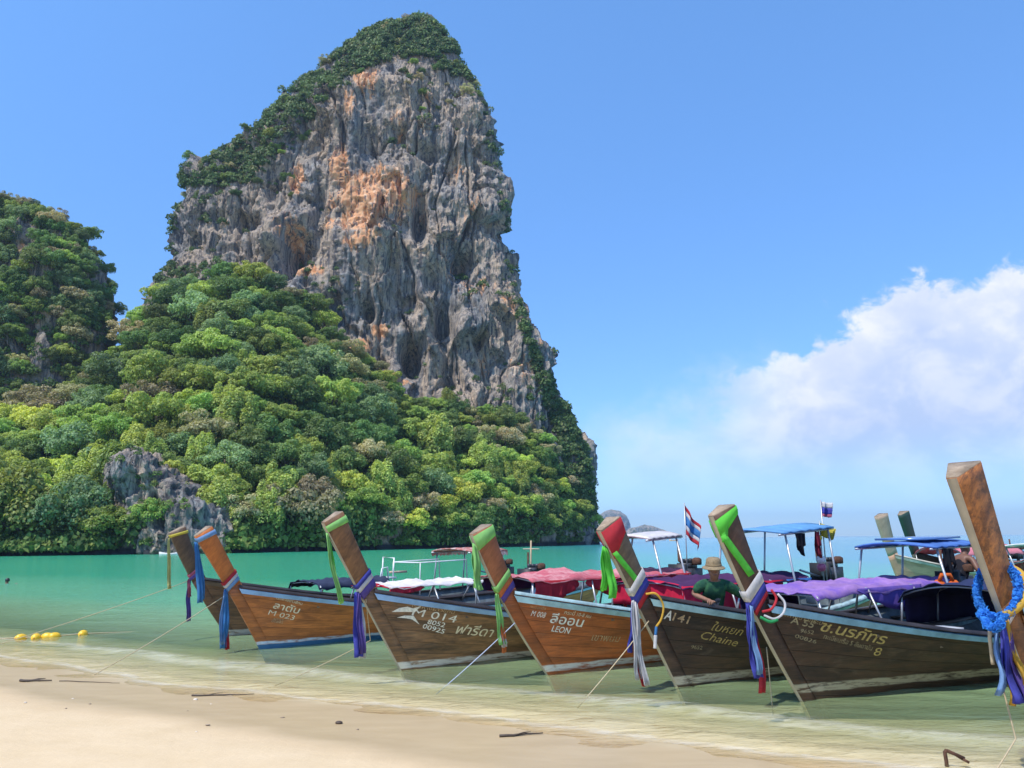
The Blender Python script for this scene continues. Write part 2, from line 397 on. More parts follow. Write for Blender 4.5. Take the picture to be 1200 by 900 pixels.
# water: displaced ripples near the shore, clear over the sand and coloured by its depth
xa = axis(-14, 14, 0.11, 5000, 1.13); ya = axis(6, 24, 0.09, 5000, 1.10); ya = ya[ya > -30]
X, Y, F = sheet(xa, ya); H, S = sand_h(X, Y)
Z = np.zeros_like(X); c28, s28 = math.cos(R(-29)), math.sin(R(-29))
A = X * c28 + Y * s28; B = -X * s28 + Y * c28                       # along / across the shore
q = np.stack([A * 0.35, B * 1.1, np.zeros_like(X)], 1)
amp = np.exp(-np.clip(np.hypot(X, Y) - 18, 0, None) / 14)
Z += amp * (0.022 * fbm(q, 3) * sstep(0.2, 2.5, S) + 0.008 * perlin(q * 3.1))
rw = 1.55 + 0.45 * perlin(np.stack([A * 0.16, np.zeros_like(A), np.full_like(A, 2.2)], 1))
Z += amp * 0.050 * np.exp(-((S - rw) / 0.22) ** 2) * (0.7 + 0.5 * perlin(np.stack([A * 0.5, A * 0, A * 0 + 9], 1)))
Z += amp * 0.022 * np.exp(-((S - 0.45) / 0.12) ** 2)
Z += 0.004
dep = np.clip(-H, 0, 6)
m_wat, t, b, o = mat('sea_water'); pos = t.new('ShaderNodeTexCoord').outputs['Object']
dp = t.new('ShaderNodeAttribute', {'attribute_name': 'depth'}).outputs['Fac']; sa = t.new('ShaderNodeAttribute', {'attribute_name': 'shore'}).outputs['Fac']
clear = t.math('POWER', 2.718, t.math('MULTIPLY', dp, -2.1))
sx = t.new('ShaderNodeSeparateXYZ', None, Vector=pos)
far = t.math('DIVIDE', sx.outputs[0], t.math('ADD', t.math('ABSOLUTE', sx.outputs[1]), 4.0))
big = t.noise(t.mapping(pos, (0.05, 0.012, 1)), 1.0, 4, 0.5)
col_sh = t.mix(t.maprange(dp, 0.15, 1.3), (0.38, 0.50, 0.25), (0.17, 0.48, 0.27))
col_dp = t.mix(t.maprange(dp, 1.0, 5.5), col_sh, (0.035, 0.37, 0.20))
# open water beyond the headland is bluer, the reflected sky's tint painted into it
open_ = t.maprange(t.math('SUBTRACT', t.math('ADD', sx.outputs[0], t.math('MULTIPLY', sx.outputs[1], 0.02)), t.math('MULTIPLY', t.math('SUBTRACT', big, 0.5), 30)), -8, 40, 0, 1, True)
col = t.mix(t.math('MULTIPLY', open_, t.maprange(sx.outputs[1], 14, 55)), col_dp, (0.03, 0.24, 0.33))
col = t.mix(t.maprange(big, 0.35, 0.7, 0, 0.35), col, t.mix(0.5, col, (0.02, 0.20, 0.16)))
t.put(b, 'Base_Color', col); t.put(b, 'Roughness', 0.6); t.put(b, 'Specular_IOR_Level', 0.0)
tr = t.new('ShaderNodeBsdfTransparent', None, Color=t.mix(t.maprange(dp, 0, 0.5), (0.99, 1.0, 0.98), (0.80, 0.95, 0.80)))
body = t.new('ShaderNodeMixShader', None, i0=clear, i1=b.outputs[0], i2=tr.outputs[0])
w1 = t.noise(t.mapping(pos, (1.0, 2.6, 1), rot=(0, 0, R(16))), 1.1, 5, 0.55, 0.4)
w2 = t.noise(t.mapping(pos, (1.0, 2.2, 1), rot=(0, 0, R(-12))), 5.5, 4, 0.6, 0.3)
w3 = t.noise(t.mapping(pos, (0.22, 0.75, 1)), 0.55, 4, 0.55, 0.2)
hgt = t.math('ADD', t.math('ADD', t.math('MULTIPLY', w1, 0.30), t.math('MULTIPLY', w2, 0.10)), t.math('MULTIPLY', w3, 0.6))
bn = t.new('ShaderNodeBump', None, Strength=0.75, Distance=0.22, Height=hgt)
fr = t.new('ShaderNodeFresnel', None, IOR=1.33, Normal=bn.outputs[0])
gl = t.new('ShaderNodeBsdfGlossy', None, Color=(1, 1, 1), Roughness=0.12, Normal=bn.outputs[0])
frc = t.math('MULTIPLY', fr.outputs[0], 0.85, clamp=True)
surf = t.new('ShaderNodeMixShader', None, i0=frc, i1=body.outputs[0], i2=gl.outputs[0])
# foam: the thin swash line and the small breaking ripple
fn = t.noise(t.mapping(pos, (1.0, 2.4, 1), rot=(0, 0, R(27))), 3.2, 7, 0.72, 0.6); fb = t.noise(pos, 0.55, 3, 0.5)
def fband(c0, w, st, lo):
    d = t.math('ABSOLUTE', t.math('SUBTRACT', t.math('ADD', sa, t.math('MULTIPLY', t.math('SUBTRACT', fb, 0.5), 0.5)), c0))
    k = t.maprange(d, 0.0, w, 1, 0, True)
    return t.math('MULTIPLY', t.maprange(t.math('ADD', t.math('MULTIPLY', k, 0.5), fn), lo, lo + 0.22), t.math('MULTIPLY', k, st))
foam = t.math('MAXIMUM', fband(0.10, 0.30, 0.26, 0.86), fband(1.5, 0.8, 0.20, 0.84))
fo = t.new('ShaderNodeBsdfDiffuse', None, Color=(0.82, 0.78, 0.68))
out = t.new('ShaderNodeMixShader', None, i0=foam, i1=surf.outputs[0], i2=fo.outputs[0]); t.L.new(out.outputs[0], o.inputs[0])
link('sea', np_mesh('sea', np.stack([X, Y, Z], 1), F, m_wat, True, {'depth': dep, 'shore': S}), kind='structure', label='clear shallow sea turning emerald and turquoise further out')

# ------------------------------------------------------------------ limestone tower, left hill, outcrop
m_rock = rockmat('limestone'); m_rock2 = rockmat('limestone_mossy', 0.75, 0.85)

def loft_rock(name, D, prof, zlow, front, back, nz, nth, m, disp, spots=(), caves=(), exp=2.7, fx=None, seed=0.0, shade=None, backn=60):
    """closed rock mass from its outline; prof rows = (z, x_left, x_right); disp(pos, nrm) -> outward displacement"""
    prof = np.array(sorted(prof)); zt = prof[-1, 0]
    zz = zlow + (zt - zlow) * (1 - (1 - np.linspace(0, 1, nz)) ** 1.15)
    xl = np.interp(zz, prof[:, 0], prof[:, 1]); xr = np.interp(zz, prof[:, 0], prof[:, 2])
    th = np.concatenate([np.linspace(0, math.pi, nth), np.linspace(math.pi, 2 * math.pi, backn + 1)[1:-1]])
    ct, st = np.cos(th), np.sin(th); e = 2 / exp
    cx = -np.sign(ct) * np.abs(ct) ** e; cy = np.sign(st) * np.abs(st) ** e
    w = ((xr - xl) / 2)[:, None]; xc = ((xr + xl) / 2)[:, None]
    capf = np.clip((zt - zz) / (zt - zlow) * 6, 0, 1)[:, None] ** 0.5
    fr = np.array([front(z) for z in zz])[:, None] * capf; bk = back * capf
    Xg = xc + w * cx[None, :]; Yg = D - np.where(cy > 0, fr * cy[None, :], bk * cy[None, :])
    Zg = np.repeat(zz[:, None], len(th), 1)
    P = np.stack([Xg, Yg, Zg], -1)
    dt = np.roll(P, -1, 1) - np.roll(P, 1, 1); dz = np.gradient(P, axis=0)
    nrm = np.cross(dt, dz); nrm /= np.linalg.norm(nrm, axis=-1, keepdims=True) + 1e-9
    Pf = P.reshape(-1, 3); Nf = nrm.reshape(-1, 3)
    # outward orientation check
    if (Nf[:, 1] * (Pf[:, 1] - D)).mean() < 0: Nf = -Nf
    amt = disp(Pf + seed, Nf)
    px = pix_of(Pf); oc = np.zeros(len(Pf))
    frontf = (Pf[:, 1] < D + 3)
    for (cx0, cy0, rx, ry, depth) in caves:
        depth = depth * 1.35
        k = np.exp(-(((px[:, 0] - cx0) / rx) ** 2 + ((px[:, 1] - cy0) / ry) ** 2) ** 1.5) * frontf
        amt = amt - depth * k
    for (cx0, cy0, rx, ry, v) in spots:
        k = np.exp(-(((px[:, 0] - cx0) / rx) ** 2 + ((px[:, 1] - cy0) / ry) ** 2)) * frontf
        oc = np.maximum(oc, v * k)
    Q = Pf + Nf * amt[:, None]
    n, k = Xg.shape; i = np.arange(n * k).reshape(n, k); j = np.roll(i, -1, 1)
    F = np.stack([i[:-1].ravel(), j[:-1].ravel(), j[1:].ravel(), i[1:].ravel()], 1)
    me = np_mesh(name, Q, F, m, False, {'ochre': oc})
    o = link(name, me)
    n_ = np.zeros(len(me.vertices) * 3, np.float32); me.vertices.foreach_get('normal', n_)
    return o, Q, n_.reshape(-1, 3)

def rows(D, L, Rr, n=40):
    """two traced outlines (pixel polylines, top to bottom) -> (z, xl, xr)"""
    A = np.array([survey(x, y, D) for x, y in L]); Bq = np.array([survey(x, y, D) for x, y in Rr])
    z = np.unique(np.concatenate([A[:, 2], Bq[:, 2]])); z = z[z <= min(A[:, 2].max(), Bq[:, 2].max()) + 1e-6]
    oa = np.argsort(A[:, 2]); ob = np.argsort(Bq[:, 2])
    return [(zz, np.interp(zz, A[oa, 2], A[oa, 0]), np.interp(zz, Bq[ob, 2], Bq[ob, 0])) for zz in z]

TD = 262.0
TL = [(487, 24), (470, 27), (442, 36), (420, 50), (397, 70), (372, 92), (355, 104), (334, 128), (326, 142), (303, 166), (280, 186), (258, 200), (242, 216), (226, 247), (211, 287), (199, 325), (186, 350), (165, 420), (150, 520), (140, 645)]
TR = [(487, 24), (500, 26), (512, 33), (526, 48), (541, 72), (552, 86), (563, 103), (570, 128), (576, 155), (582, 200), (587, 235), (594, 280), (601, 325), (607, 365), (620, 395), (632, 425), (642, 452), (654, 482), (666, 505), (675, 535), (681, 575), (684, 610), (686, 648)]
def tower_disp(p, n):
    w = p + np.stack([2.2 * perlin(p * 0.11), 2.2 * perlin(p * 0.11 + 50), 3.0 * perlin(p * 0.09 + 90)], 1)
    a = 4.4 * fbm(p * (0.032, 0.032, 0.020) + 3.1, 3)                                   # buttresses
    a = a + 1.0 * ridged(p * (0.12, 0.12, 0.018) + 8.0, 3, 0.5)                         # flutes and tufa columns
    a = a + facets(w, (9, 9, 36), 1.5, 0.20, 3) + facets(w, (3.4, 3.4, 16.0), 0.55, 0.22, 40) + facets(w, (1.5, 1.5, 3.0), 0.26, 0.30, 90)
    ov = perlin(p * (0.05, 0.05, 0.085) + 20.0); a = a + 1.7 * (np.abs(ov) ** 0.6 * np.sign(ov))   # ledges and overhangs
    ck = np.abs(perlin(w * (0.10, 0.10, 0.014) + 60.0)); a = a - 2.6 * np.exp(-(ck / 0.035) ** 2)      # long vertical clefts
    a = a + 0.45 * ridged(p * (0.42, 0.42, 0.10), 3, 0.6) + 0.22 * fbm(p * 0.8, 2)
    kb = perlin(p * (0.20, 0.20, 0.10) + 41.0); a = a - 1.5 * sstep(0.36, 0.50, kb)     # pockets
    return (a - 1.3) * np.clip((188.0 - p[:, 2]) / 30.0, 0.25, 1.0)
ochre = [(440, 228, 58, 34, 1.0), (425, 255, 35, 30, .8), (398, 195, 16, 40, .75), (431, 100, 20, 16, .9), (412, 125, 9, 25, .7), (345, 205, 12, 30, .75), (360, 318, 24, 10, .95), (426, 288, 28, 13, .8), (442, 382, 12, 9, .95), (420, 405, 22, 18, .75), (455, 445, 34, 9, .9), (345, 275, 22, 26, .6), (500, 110, 10, 14, .55), (385, 260, 12, 24, .6), (548, 240, 18, 36, .5), (590, 360, 24, 34, .5), (560, 330, 30, 22, .52), (612, 430, 22, 34, .5), (575, 420, 22, 26, .5), (530, 300, 16, 40, .45), (466, 150, 14, 30, .5), (540, 190, 10, 30, .45)]
tower_caves = [(548, 300, 12, 15, 7), (482, 412, 14, 22, 9), (350, 292, 15, 20, 7), (340, 305, 9, 30, 6), (523, 372, 11, 34, 5.5), (528, 430, 9, 24, 6), (430, 360, 7, 9, 6), (372, 255, 8, 34, 4), (492, 250, 8, 38, 4.5), (478, 345, 14, 26, 3.5), (505, 330, 10, 20, 4), (500, 175, 14, 10, 4), (318, 220, 9, 24, 3.5), (290, 262, 14, 10, 3), (228, 285, 16, 9, 3.5), (460, 325, 8, 30, 3), (565, 392, 8, 8, 3), (403, 150, 5, 30, 3)]
tower, TQ, TN = loft_rock('limestone_tower', TD, rows(TD, TL, TR), -4, lambda z: 5 + 31 * (1 - min(1, max(0, z) / 190.0) ** 1.2), 40, 500, 520, m_rock, tower_disp, ochre, tower_caves)
tag(tower, 'sheer grey and orange limestone tower rising above the forest', kind='structure')

HD = 214.0
HL = [(-12, 226), (-40, 240), (-80, 300), (-120, 380), (-150, 480), (-180, 655)]
HR = [(-12, 233), (4, 236), (12, 248), (20, 260), (36, 254), (52, 250), (68, 260), (82, 271), (94, 290), (104, 308), (109, 335), (113, 380), (120, 430), (128, 480), (150, 560), (160, 655)]
def hill_disp(p, n):
    return 3.2 * fbm(p * (0.05, 0.05, 0.03) + 5, 3) + 1.0 * ridged(p * (0.15, 0.15, 0.03), 3) + facets(p, (6, 6, 10), 1.2, 0.3, 7) + 0.4 * fbm(p * 0.4, 3) - 1.0
hill, HQ, HN = loft_rock('limestone_hill', HD, rows(HD, HL, HR), -4, lambda z: 4 + 24 * (1 - min(1, max(0, z) / 105.0) ** 1.3), 30, 200, 240, m_rock2, hill_disp, [(26, 290, 14, 16, 0.55)], [(30, 400, 12, 30, 4)], exp=2.3, seed=50.0, backn=40)
tag(hill, 'forested limestone hill beside the taller rock tower', kind='structure')

OD = 139.0
OL = [(152, 524), (142, 532), (136, 545), (140, 575), (146, 600), (150, 628), (150, 655)]
OR_ = [(152, 524), (166, 527), (180, 534), (190, 545), (206, 556), (222, 568), (236, 586), (256, 600), (270, 612), (278, 630), (280, 655)]
def out_disp(p, n):
    return 1.3 * fbm(p * (0.12, 0.12, 0.07) + 9, 3) + 0.6 * ridged(p * (0.4, 0.4, 0.12), 3) + facets(p, (2.4, 2.4, 4.5), 0.7, 0.35, 17) + facets(p, (0.9, 0.9, 1.6), 0.22, 0.3, 27) - 0.6
outc, OQ, ON = loft_rock('rock_outcrop', OD, rows(OD, OL, OR_), -3, lambda z: 7, 9, 110, 160, m_rock, out_disp, [], [(178, 592, 8, 14, 2.5), (184, 612, 6, 10, 2.5)], exp=2.2, seed=90.0, backn=24)
tag(outc, 'pale grey pinnacled rock outcrop among the trees near the water', kind='structure')

# wooded slope between the shore and the foot of the rock walls
SPX = np.array([-160, -60, 0, 60, 110, 135, 160, 183, 220, 250, 290, 330, 365, 400, 435, 470, 520, 570, 610, 640, 662, 680, 694, 702])
STY = np.array([470, 480, 490, 470, 425, 385, 352, 352, 338, 325, 335, 352, 385, 412, 440, 468, 484, 492, 502, 520, 550, 590, 628, 648])   # top of the slope in the picture
STD = np.array([188, 190, 190, 192, 200, 212, 218, 222, 224, 224, 224, 224, 225, 226, 227, 228, 230, 232, 236, 240, 246, 252, 258, 262])
SHD = np.array([118, 122, 126, 128, 129, 130, 131, 132, 134, 136, 140, 145, 150, 156, 163, 170, 182, 194, 205, 216, 228, 240, 254, 262])   # shore distance
WALL = np.array([1.2, 1.2, 1.2, 1.4, 1.5, 1.5, 2, 2.5, 3, 3.5, 4.5, 5.5, 6.5, 7, 7.5, 8, 8.5, 9, 9.5, 10, 10, 9, 6, 3])
npx = 420; nt = 150
ppx = np.linspace(-160, 702, npx); tt = np.linspace(-0.06, 1.25, nt)
ty = np.interp(ppx, SPX, STY); td = np.interp(ppx, SPX, STD); sd = np.interp(ppx, SPX, SHD); wl = np.interp(ppx, SPX, WALL) * 0.7
ztop = np.array([survey(a, b_, c_)[2] for a, b_, c_ in zip(ppx, ty, td)])
bear = np.array([survey(a, 640, 1.0)[0] for a in ppx])
Pm = np.zeros((nt, npx, 3))
for i_, tq in enumerate(tt):
    Dq = sd + (td - sd) * tq
    if tq < 0: zq = np.full(npx, -4.0)
    else:
        ramp_ = np.clip(tq / 0.02, 0, 1)
        zq = wl * ramp_ + (ztop - wl) * np.clip(tq, 0, 1) ** 1.02 + np.where(tq > 1, (tq - 1) * 3, 0)
    Pm[i_, :, 0] = bear * Dq; Pm[i_, :, 1] = Dq; Pm[i_, :, 2] = zq
Pf = Pm.reshape(-1, 3); amp = sstep(-1, 6, Pf[:, 2])
Pf = Pf + np.stack([1.2 * fbm(Pf * 0.15, 3), 2.0 * fbm(Pf * 0.12 + 7, 3) + 0.9 * ridged(Pf * (0.33, 0.33, 0.22), 4, 0.6) + 1.0 * perlin(Pf * (0.2, 0.2, 0.45) + 3), amp * 2.5 * fbm(Pf * (0.05, 0.05, 0.0) + 3, 3)], 1)
ii = np.arange(nt * npx).reshape(nt, npx)
F = np.stack([ii[:-1, :-1].ravel(), ii[:-1, 1:].ravel(), ii[1:, 1:].ravel(), ii[1:, :-1].ravel()], 1)
m_hs, t, b, o = mat('hillside_ground'); pos = t.new('ShaderNodeTexCoord').outputs['Object']
rk = t.new('ShaderNodeAttribute', {'attribute_name': 'rock'}).outputs['Fac']
soil = t.mix(t.maprange(t.noise(pos, 0.25, 5, 0.6), 0.35, 0.65), (0.035, 0.05, 0.018), (0.075, 0.085, 0.03))
s1 = t.noise(t.mapping(pos, (0.7, 0.7, 0.30)), 1.0, 8, 0.72, 0.9)
rc = t.mix(t.maprange(s1, 0.36, 0.62), (0.055, 0.053, 0.05), (0.34, 0.29, 0.235))
rc = t.mix(t.maprange(t.noise(pos, 0.12, 5, 0.6), 0.5, 0.65), rc, (0.40, 0.27, 0.17))
tide = t.new('ShaderNodeSeparateXYZ', None, Vector=pos).outputs[2]
rc = t.mix(t.maprange(t.math('ADD', tide, t.math('MULTIPLY', s1, 1.2)), 1.6, 2.3, 1, 0), rc, (0.035, 0.037, 0.04))   # rock darkens in a ragged band just above the water
c = t.mix(rk, soil, rc); t.put(b, 'Base_Color', c); t.put(b, 'Roughness', 0.95); t.put(b, 'Specular_IOR_Level', 0.1)
bn = t.new('ShaderNodeBump', None, Strength=0.8, Distance=0.5, Height=t.noise(pos, 0.8, 7, 0.7)); t.put(b, 'Normal', bn.outputs[0])
tfull = np.repeat(tt[:, None], npx, 1).ravel()
wallf = np.repeat(wl[None], nt, 0).ravel()
rockf = np.maximum(sstep(wallf + 3.0, wallf + 0.5, Pf[:, 2]), 0.0)
hme = np_mesh('hillside', Pf, F, m_hs, True, {'rock': rockf})
link('hillside', hme, kind='structure', label='steep wooded slope with a rock wall at its foot')
SQ = Pf.reshape(nt, npx, 3)

# hazy islands on the horizon
m_isl = rockmat('island_rock', 0.9)
def island(name, D, L, Rr, label):
    o_, _, _ = loft_rock(name, D, rows(D, L, Rr), -5, lambda z: D * 0.012, D * 0.012, 40, 80, m_isl, lambda p, n: 5 * fbm(p * 0.02, 4), seed=D, exp=2.1, backn=20)
    tag(o_, label, kind='structure')
island('island', 3000.0, [(717, 597), (708, 600), (699, 606), (694, 618), (690, 640)], [(717, 597), (726, 599), (733, 605), (738, 614), (742, 628), (744, 640)], 'domed hazy island behind the headland')
island('island', 2300.0, [(755, 616), (745, 617), (738, 619), (730, 625), (722, 640)], [(755, 616), (768, 618), (778, 622), (786, 625), (798, 628), (802, 640)], 'low hazy island beside the domed one')

# ------------------------------------------------------------------ trees
def quads_from(C, Nn, size, rng, asp=0.7):
    """leaf sprays: one quad per centre, facing roughly along Nn"""
    n = len(C); a = rng.normal(size=(n, 3)); u = np.cross(Nn, a); u /= np.linalg.norm(u, axis=1)[:, None] + 1e-9
    w = np.cross(Nn, u); s = size[:, None]
    k = 0.35 * s * Nn
    V = np.stack([C - u * s - k * 0.6, C - w * s * asp + k * 0.3, C + u * s - k * 0.6, C + w * s * asp + k * 0.3], 1).reshape(-1, 3)
    return V, np.arange(4 * n).reshape(n, 4)

def crown_mesh(name, m, rng, n=6000, rx=1.0, rz=0.75, lobes=14, size=0.040, droop=0.0, open_=0.0, flat=0.0):
    """unit crown (radius about 1) whose base is at z=0"""
    C = []; NN = []; SZ = []; lobes = int(lobes * 2.1)
    gi = np.arange(lobes) + 0.5; zf = 1 - 1.25 * gi / lobes; az_ = gi * 2.39996 + rng.random() * 6        # puffs spread evenly over the crown's upper shell
    lc = np.stack([np.sqrt(np.clip(1 - zf ** 2, 0, 1)) * np.cos(az_), np.sqrt(np.clip(1 - zf ** 2, 0, 1)) * np.sin(az_), zf], 1) + 0.16 * rng.normal(size=(lobes, 3))
    lc *= (0.60 + 0.24 * rng.random(lobes))[:, None]; lc[:, 2] = lc[:, 2] * 0.85 + 0.02
    lr = 0.17 + 0.15 * rng.random(lobes)
    lc[0] = (0, 0, 0.12); lr[0] = 0.50
    wts = lr ** 2; wts /= wts.sum()
    for i in range(lobes):
        k = int(n * wts[i]); d = rng.normal(size=(k, 3)); d /= np.linalg.norm(d, axis=1)[:, None]
        d[:, 2] = np.where((d[:, 2] < -0.2) & (rng.random(k) < 0.7), -d[:, 2], d[:, 2])
        rad = lr[i] * (0.78 + 0.30 * rng.random(k)) * (1 + 0.22 * perlin(d * 2.3 + i * 5.1))
        p = lc[i] + d * rad[:, None]
        keep = rng.random(k) > open_ * (perlin(p * 3 + 9) > 0.0)
        C.append(p[keep]); NN.append((d + 0.40 * rng.normal(size=(k, 3)) + (0, 0, 0.15))[keep]); SZ.append((size * (0.6 + 0.8 * rng.random(k)))[keep])
    C = np.concatenate(C); NN = np.concatenate(NN); SZ = np.concatenate(SZ)
    if droop: C[:, 2] -= droop * (C[:, 0] ** 2 + C[:, 1] ** 2)
    C[:, :2] *= rx; C[:, 2] = (C[:, 2] + 0.45) * rz
    NN /= np.linalg.norm(NN, axis=1)[:, None]
    V, Fq = quads_from(C, NN, SZ, rng)
    return np_mesh(name, V, Fq, m)

def trunk_mesh(name, m, rng, h=0.7, r=0.045):
    mb = MB(); lean = (rng.random(2) - 0.5) * 0.25
    top = Vector((lean[0], lean[1], h))
    mb.tube([(0, 0, -0.45), (lean[0] * 0.2, lean[1] * 0.2, 0.0), (lean[0] * 0.6, lean[1] * 0.6, h * 0.55), tuple(top)], [r * 1.35, r, r * 0.75, r * 0.45], 7)
    for k in range(5):
        a = k * 1.26 + rng.random(); b0 = Vector((lean[0] * 0.6, lean[1] * 0.6, h * (0.35 + 0.1 * k)))
        e = b0 + Vector((math.cos(a) * 0.42, math.sin(a) * 0.42, 0.28)); mm = (b0 + e) / 2 + Vector((0, 0, -0.03))
        mb.tube([b0, mm, e], [r * 0.5, r * 0.36, r * 0.18], 5)
    return mb.mesh(name, m, True)

m_bark = plain('bark', (0.16, 0.13, 0.10), 0.9, scale=1.5, var=0.3)
KINDS = {
 'dark': dict(name='dark_broadleaf_tree', mat=leafmat('leaf_dark', (0.161, 0.237, 0.072)), label='dense dark green rounded tree on the wooded slope', group='dark green forest trees', n=4, kw=dict(rz=0.80, lobes=16)),
 'mid': dict(name='broadleaf_tree', mat=leafmat('leaf_mid', (0.300, 0.397, 0.092)), label='mid green broad leafy tree on the wooded slope', group='mid green forest trees', n=4, kw=dict(rz=0.74, lobes=14)),
 'lime': dict(name='yellow_green_tree', mat=leafmat('leaf_lime', (0.484, 0.552, 0.111), 0.02), label='bright yellow-green tree on the wooded slope', group='yellow-green forest trees', n=3, kw=dict(rz=0.70, lobes=12, open_=0.2)),
 'olive': dict(name='thin_leaved_tree', mat=leafmat('leaf_olive', (0.422, 0.384, 0.213), 0.03), label='greyish olive thin-leaved tree on the wooded slope', group='greyish olive forest trees', n=3, kw=dict(rz=0.72, lobes=13, open_=0.45)),
 'blue': dict(name='blue_green_tree', mat=leafmat('leaf_blue', (0.230, 0.336, 0.150), 0.015), label='pale blue-green tree on the wooded slope', group='blue-green forest trees', n=2, kw=dict(rz=0.85, lobes=18)),
 'plume': dict(name='feathery_tree', mat=leafmat('leaf_plume', (0.380, 0.453, 0.125), 0.02), label='tall feathery light green tree with drooping sprays near the water', group='feathery trees by the water', n=3, kw=dict(rx=0.72, rz=1.15, lobes=16, droop=0.35)),
}
rg = np.random.default_rng(21)
for kn, kd in KINDS.items():
    kd['crowns'] = [crown_mesh('crown', kd['mat'], rg, **kd['kw']) for _ in range(kd['n'])]
    kd['trunks'] = [trunk_mesh('trunk', m_bark, rg) for _ in range(2)]

def plant_tree(kn, pos, size, tall=1.0):
    kd = KINDS[kn]
    r_ = empty(kd.get('name', 'broadleaf_tree'), tuple(pos), random.uniform(0, 6.28)); r_.scale = (size, size, size * tall)
    tag(r_, kd['label'], 'tree', kd['group'])
    link('trunk', random.choice(kd['trunks']), r_); c_ = link('crown', random.choice(kd['crowns']), r_); c_.location = (0, 0, 0.22); return r_

# spots on the slope, spaced by crown size so that crowns overlap a little
cand = RNG.random((26000, 2)); spots = []; PXY = []; grid = {}
ncount = 0
for (a, b_) in cand:
    pxv = -120 + a * 812; tq = 0.015 + 0.99 * b_ ** 0.9
    fi = (pxv + 160) / 862 * (npx - 1); fj = (tq + 0.06) / 1.31 * (nt - 1)
    p = SQ[int(fj), int(fi)]
    pp = pix_of(p[None])[0]
    dist = p[1]
    if 116 < pp[0] < 276 and pp[1] > 515 and dist < 143:      # keep the outcrop bare
        edge_y = np.interp(pp[0], [116, 152, 206, 236, 276], [530, 512, 545, 575, 600])
        if pp[1] > edge_y and random.random() < (0.96 if pp[1] < 590 else 0.72): continue
    big = 0.5 + 0.5 * perlin(np.array([[p[0] * 0.02, p[1] * 0.02, 3.3]]))[0]
    rad = random.uniform(3.2, 5.4) + 3.4 * big * random.random()
    if pp[0] > 380: rad *= 0.85
    if tq > 0.8: rad *= 0.85
    need = rad * 906 / dist * 0.92
    cell = (int(pp[0] // 40), int(pp[1] // 40)); ok = True
    for ox in (-1, 0, 1):
        for oy in (-1, 0, 1):
            for (qx, qy, qn) in grid.get((cell[0] + ox, cell[1] + oy), ()):
                if (qx - pp[0]) ** 2 + ((qy - pp[1]) * 1.25) ** 2 < ((need + qn) * 0.5) ** 2: ok = False; break
            if not ok: break
        if not ok: break
    if not ok: continue
    grid.setdefault(cell, []).append((pp[0], pp[1], need)); spots.append((p, rad, pp, tq)); ncount += 1
    if ncount >= 620: break
kc = {}
for (p, rad, pp, tq) in spots:
    v = perlin(np.array([[p[0] * 0.028, p[2] * 0.05, 7.7]]))[0] + 0.25 * random.uniform(-1, 1)
    lime_zone = 0.03 + 0.55 * math.exp(-(((pp[0] - 560) / 90) ** 2 + ((pp[1] - 580) / 45) ** 2)) + 0.35 * math.exp(-(((pp[0] - 120) / 60) ** 2 + ((pp[1] - 590) / 40) ** 2)) + 0.2 * math.exp(-(((pp[0] - 350) / 60) ** 2 + ((pp[1] - 590) / 40) ** 2))
    x = random.random()
    if x < lime_zone: kn = 'lime' if random.random() < 0.6 else 'plume'
    elif tq < 0.35 and pp[0] < 330 and x < lime_zone + 0.28: kn = 'plume'
    elif v < -0.38: kn = 'dark'
    elif v < 0.16: kn = random.choice(['dark', 'mid', 'mid', 'mid', 'blue', 'olive'])
    elif v < 0.38: kn = random.choice(['mid', 'mid', 'lime', 'olive'])
    else: kn = random.choice(['olive', 'mid', 'dark'])
    kc[kn] = kc.get(kn, 0) + 1
    plant_tree(kn, (p[0], p[1] - 0.5, p[2] - 0.4), rad * 1.12, random.uniform(0.85, 1.2))
# trees clinging to the left hill and standing along its crest and along the saddle
KINDS_H = dict(KINDS['dark']); 
for kn in ('dark', 'mid', 'olive', 'blue'):
    KINDS['hill_' + kn] = dict(KINDS[kn], name='hill_' + KINDS[kn]['name'], label=KINDS[kn]['label'].replace('on the wooded slope', 'clinging to the steep hill beside the rock tower'), group=KINDS[kn]['group'].replace('forest trees', 'trees on the steep hill'))
hp = pix_of(HQ); vis = np.where((HN[:, 1] < 0.25) & (hp[:, 0] > -120) & (hp[:, 1] < 500) & (hp[:, 0] < 140))[0]
RNG.shuffle(vis); got = []
for i_ in vis:
    p = HQ[i_]; q2 = hp[i_]
    if 14 < q2[0] < 42 and 262 < q2[1] < 312: continue
    if 92 < q2[0] < 122 and 385 < q2[1] < 450: continue
    if 25 < q2[0] < 70 and 375 < q2[1] < 460 and random.random() < 0.8: continue
    rad = random.uniform(2.0, 3.6)
    if any((q2[0] - g[0]) ** 2 + (q2[1] - g[1]) ** 2 < (rad * 2.9) ** 2 for g in got): continue
    got.append(q2); kn = random.choice(['hill_dark', 'hill_dark', 'hill_mid', 'hill_mid', 'hill_blue', 'hill_olive'])
    out = HN[i_]; plant_tree(kn, (p[0] + out[0] * 0.6, p[1] + out[1] * 0.8, p[2] - rad * 0.45), rad * 1.15, random.uniform(0.95, 1.35))
    if len(got) > 270: break

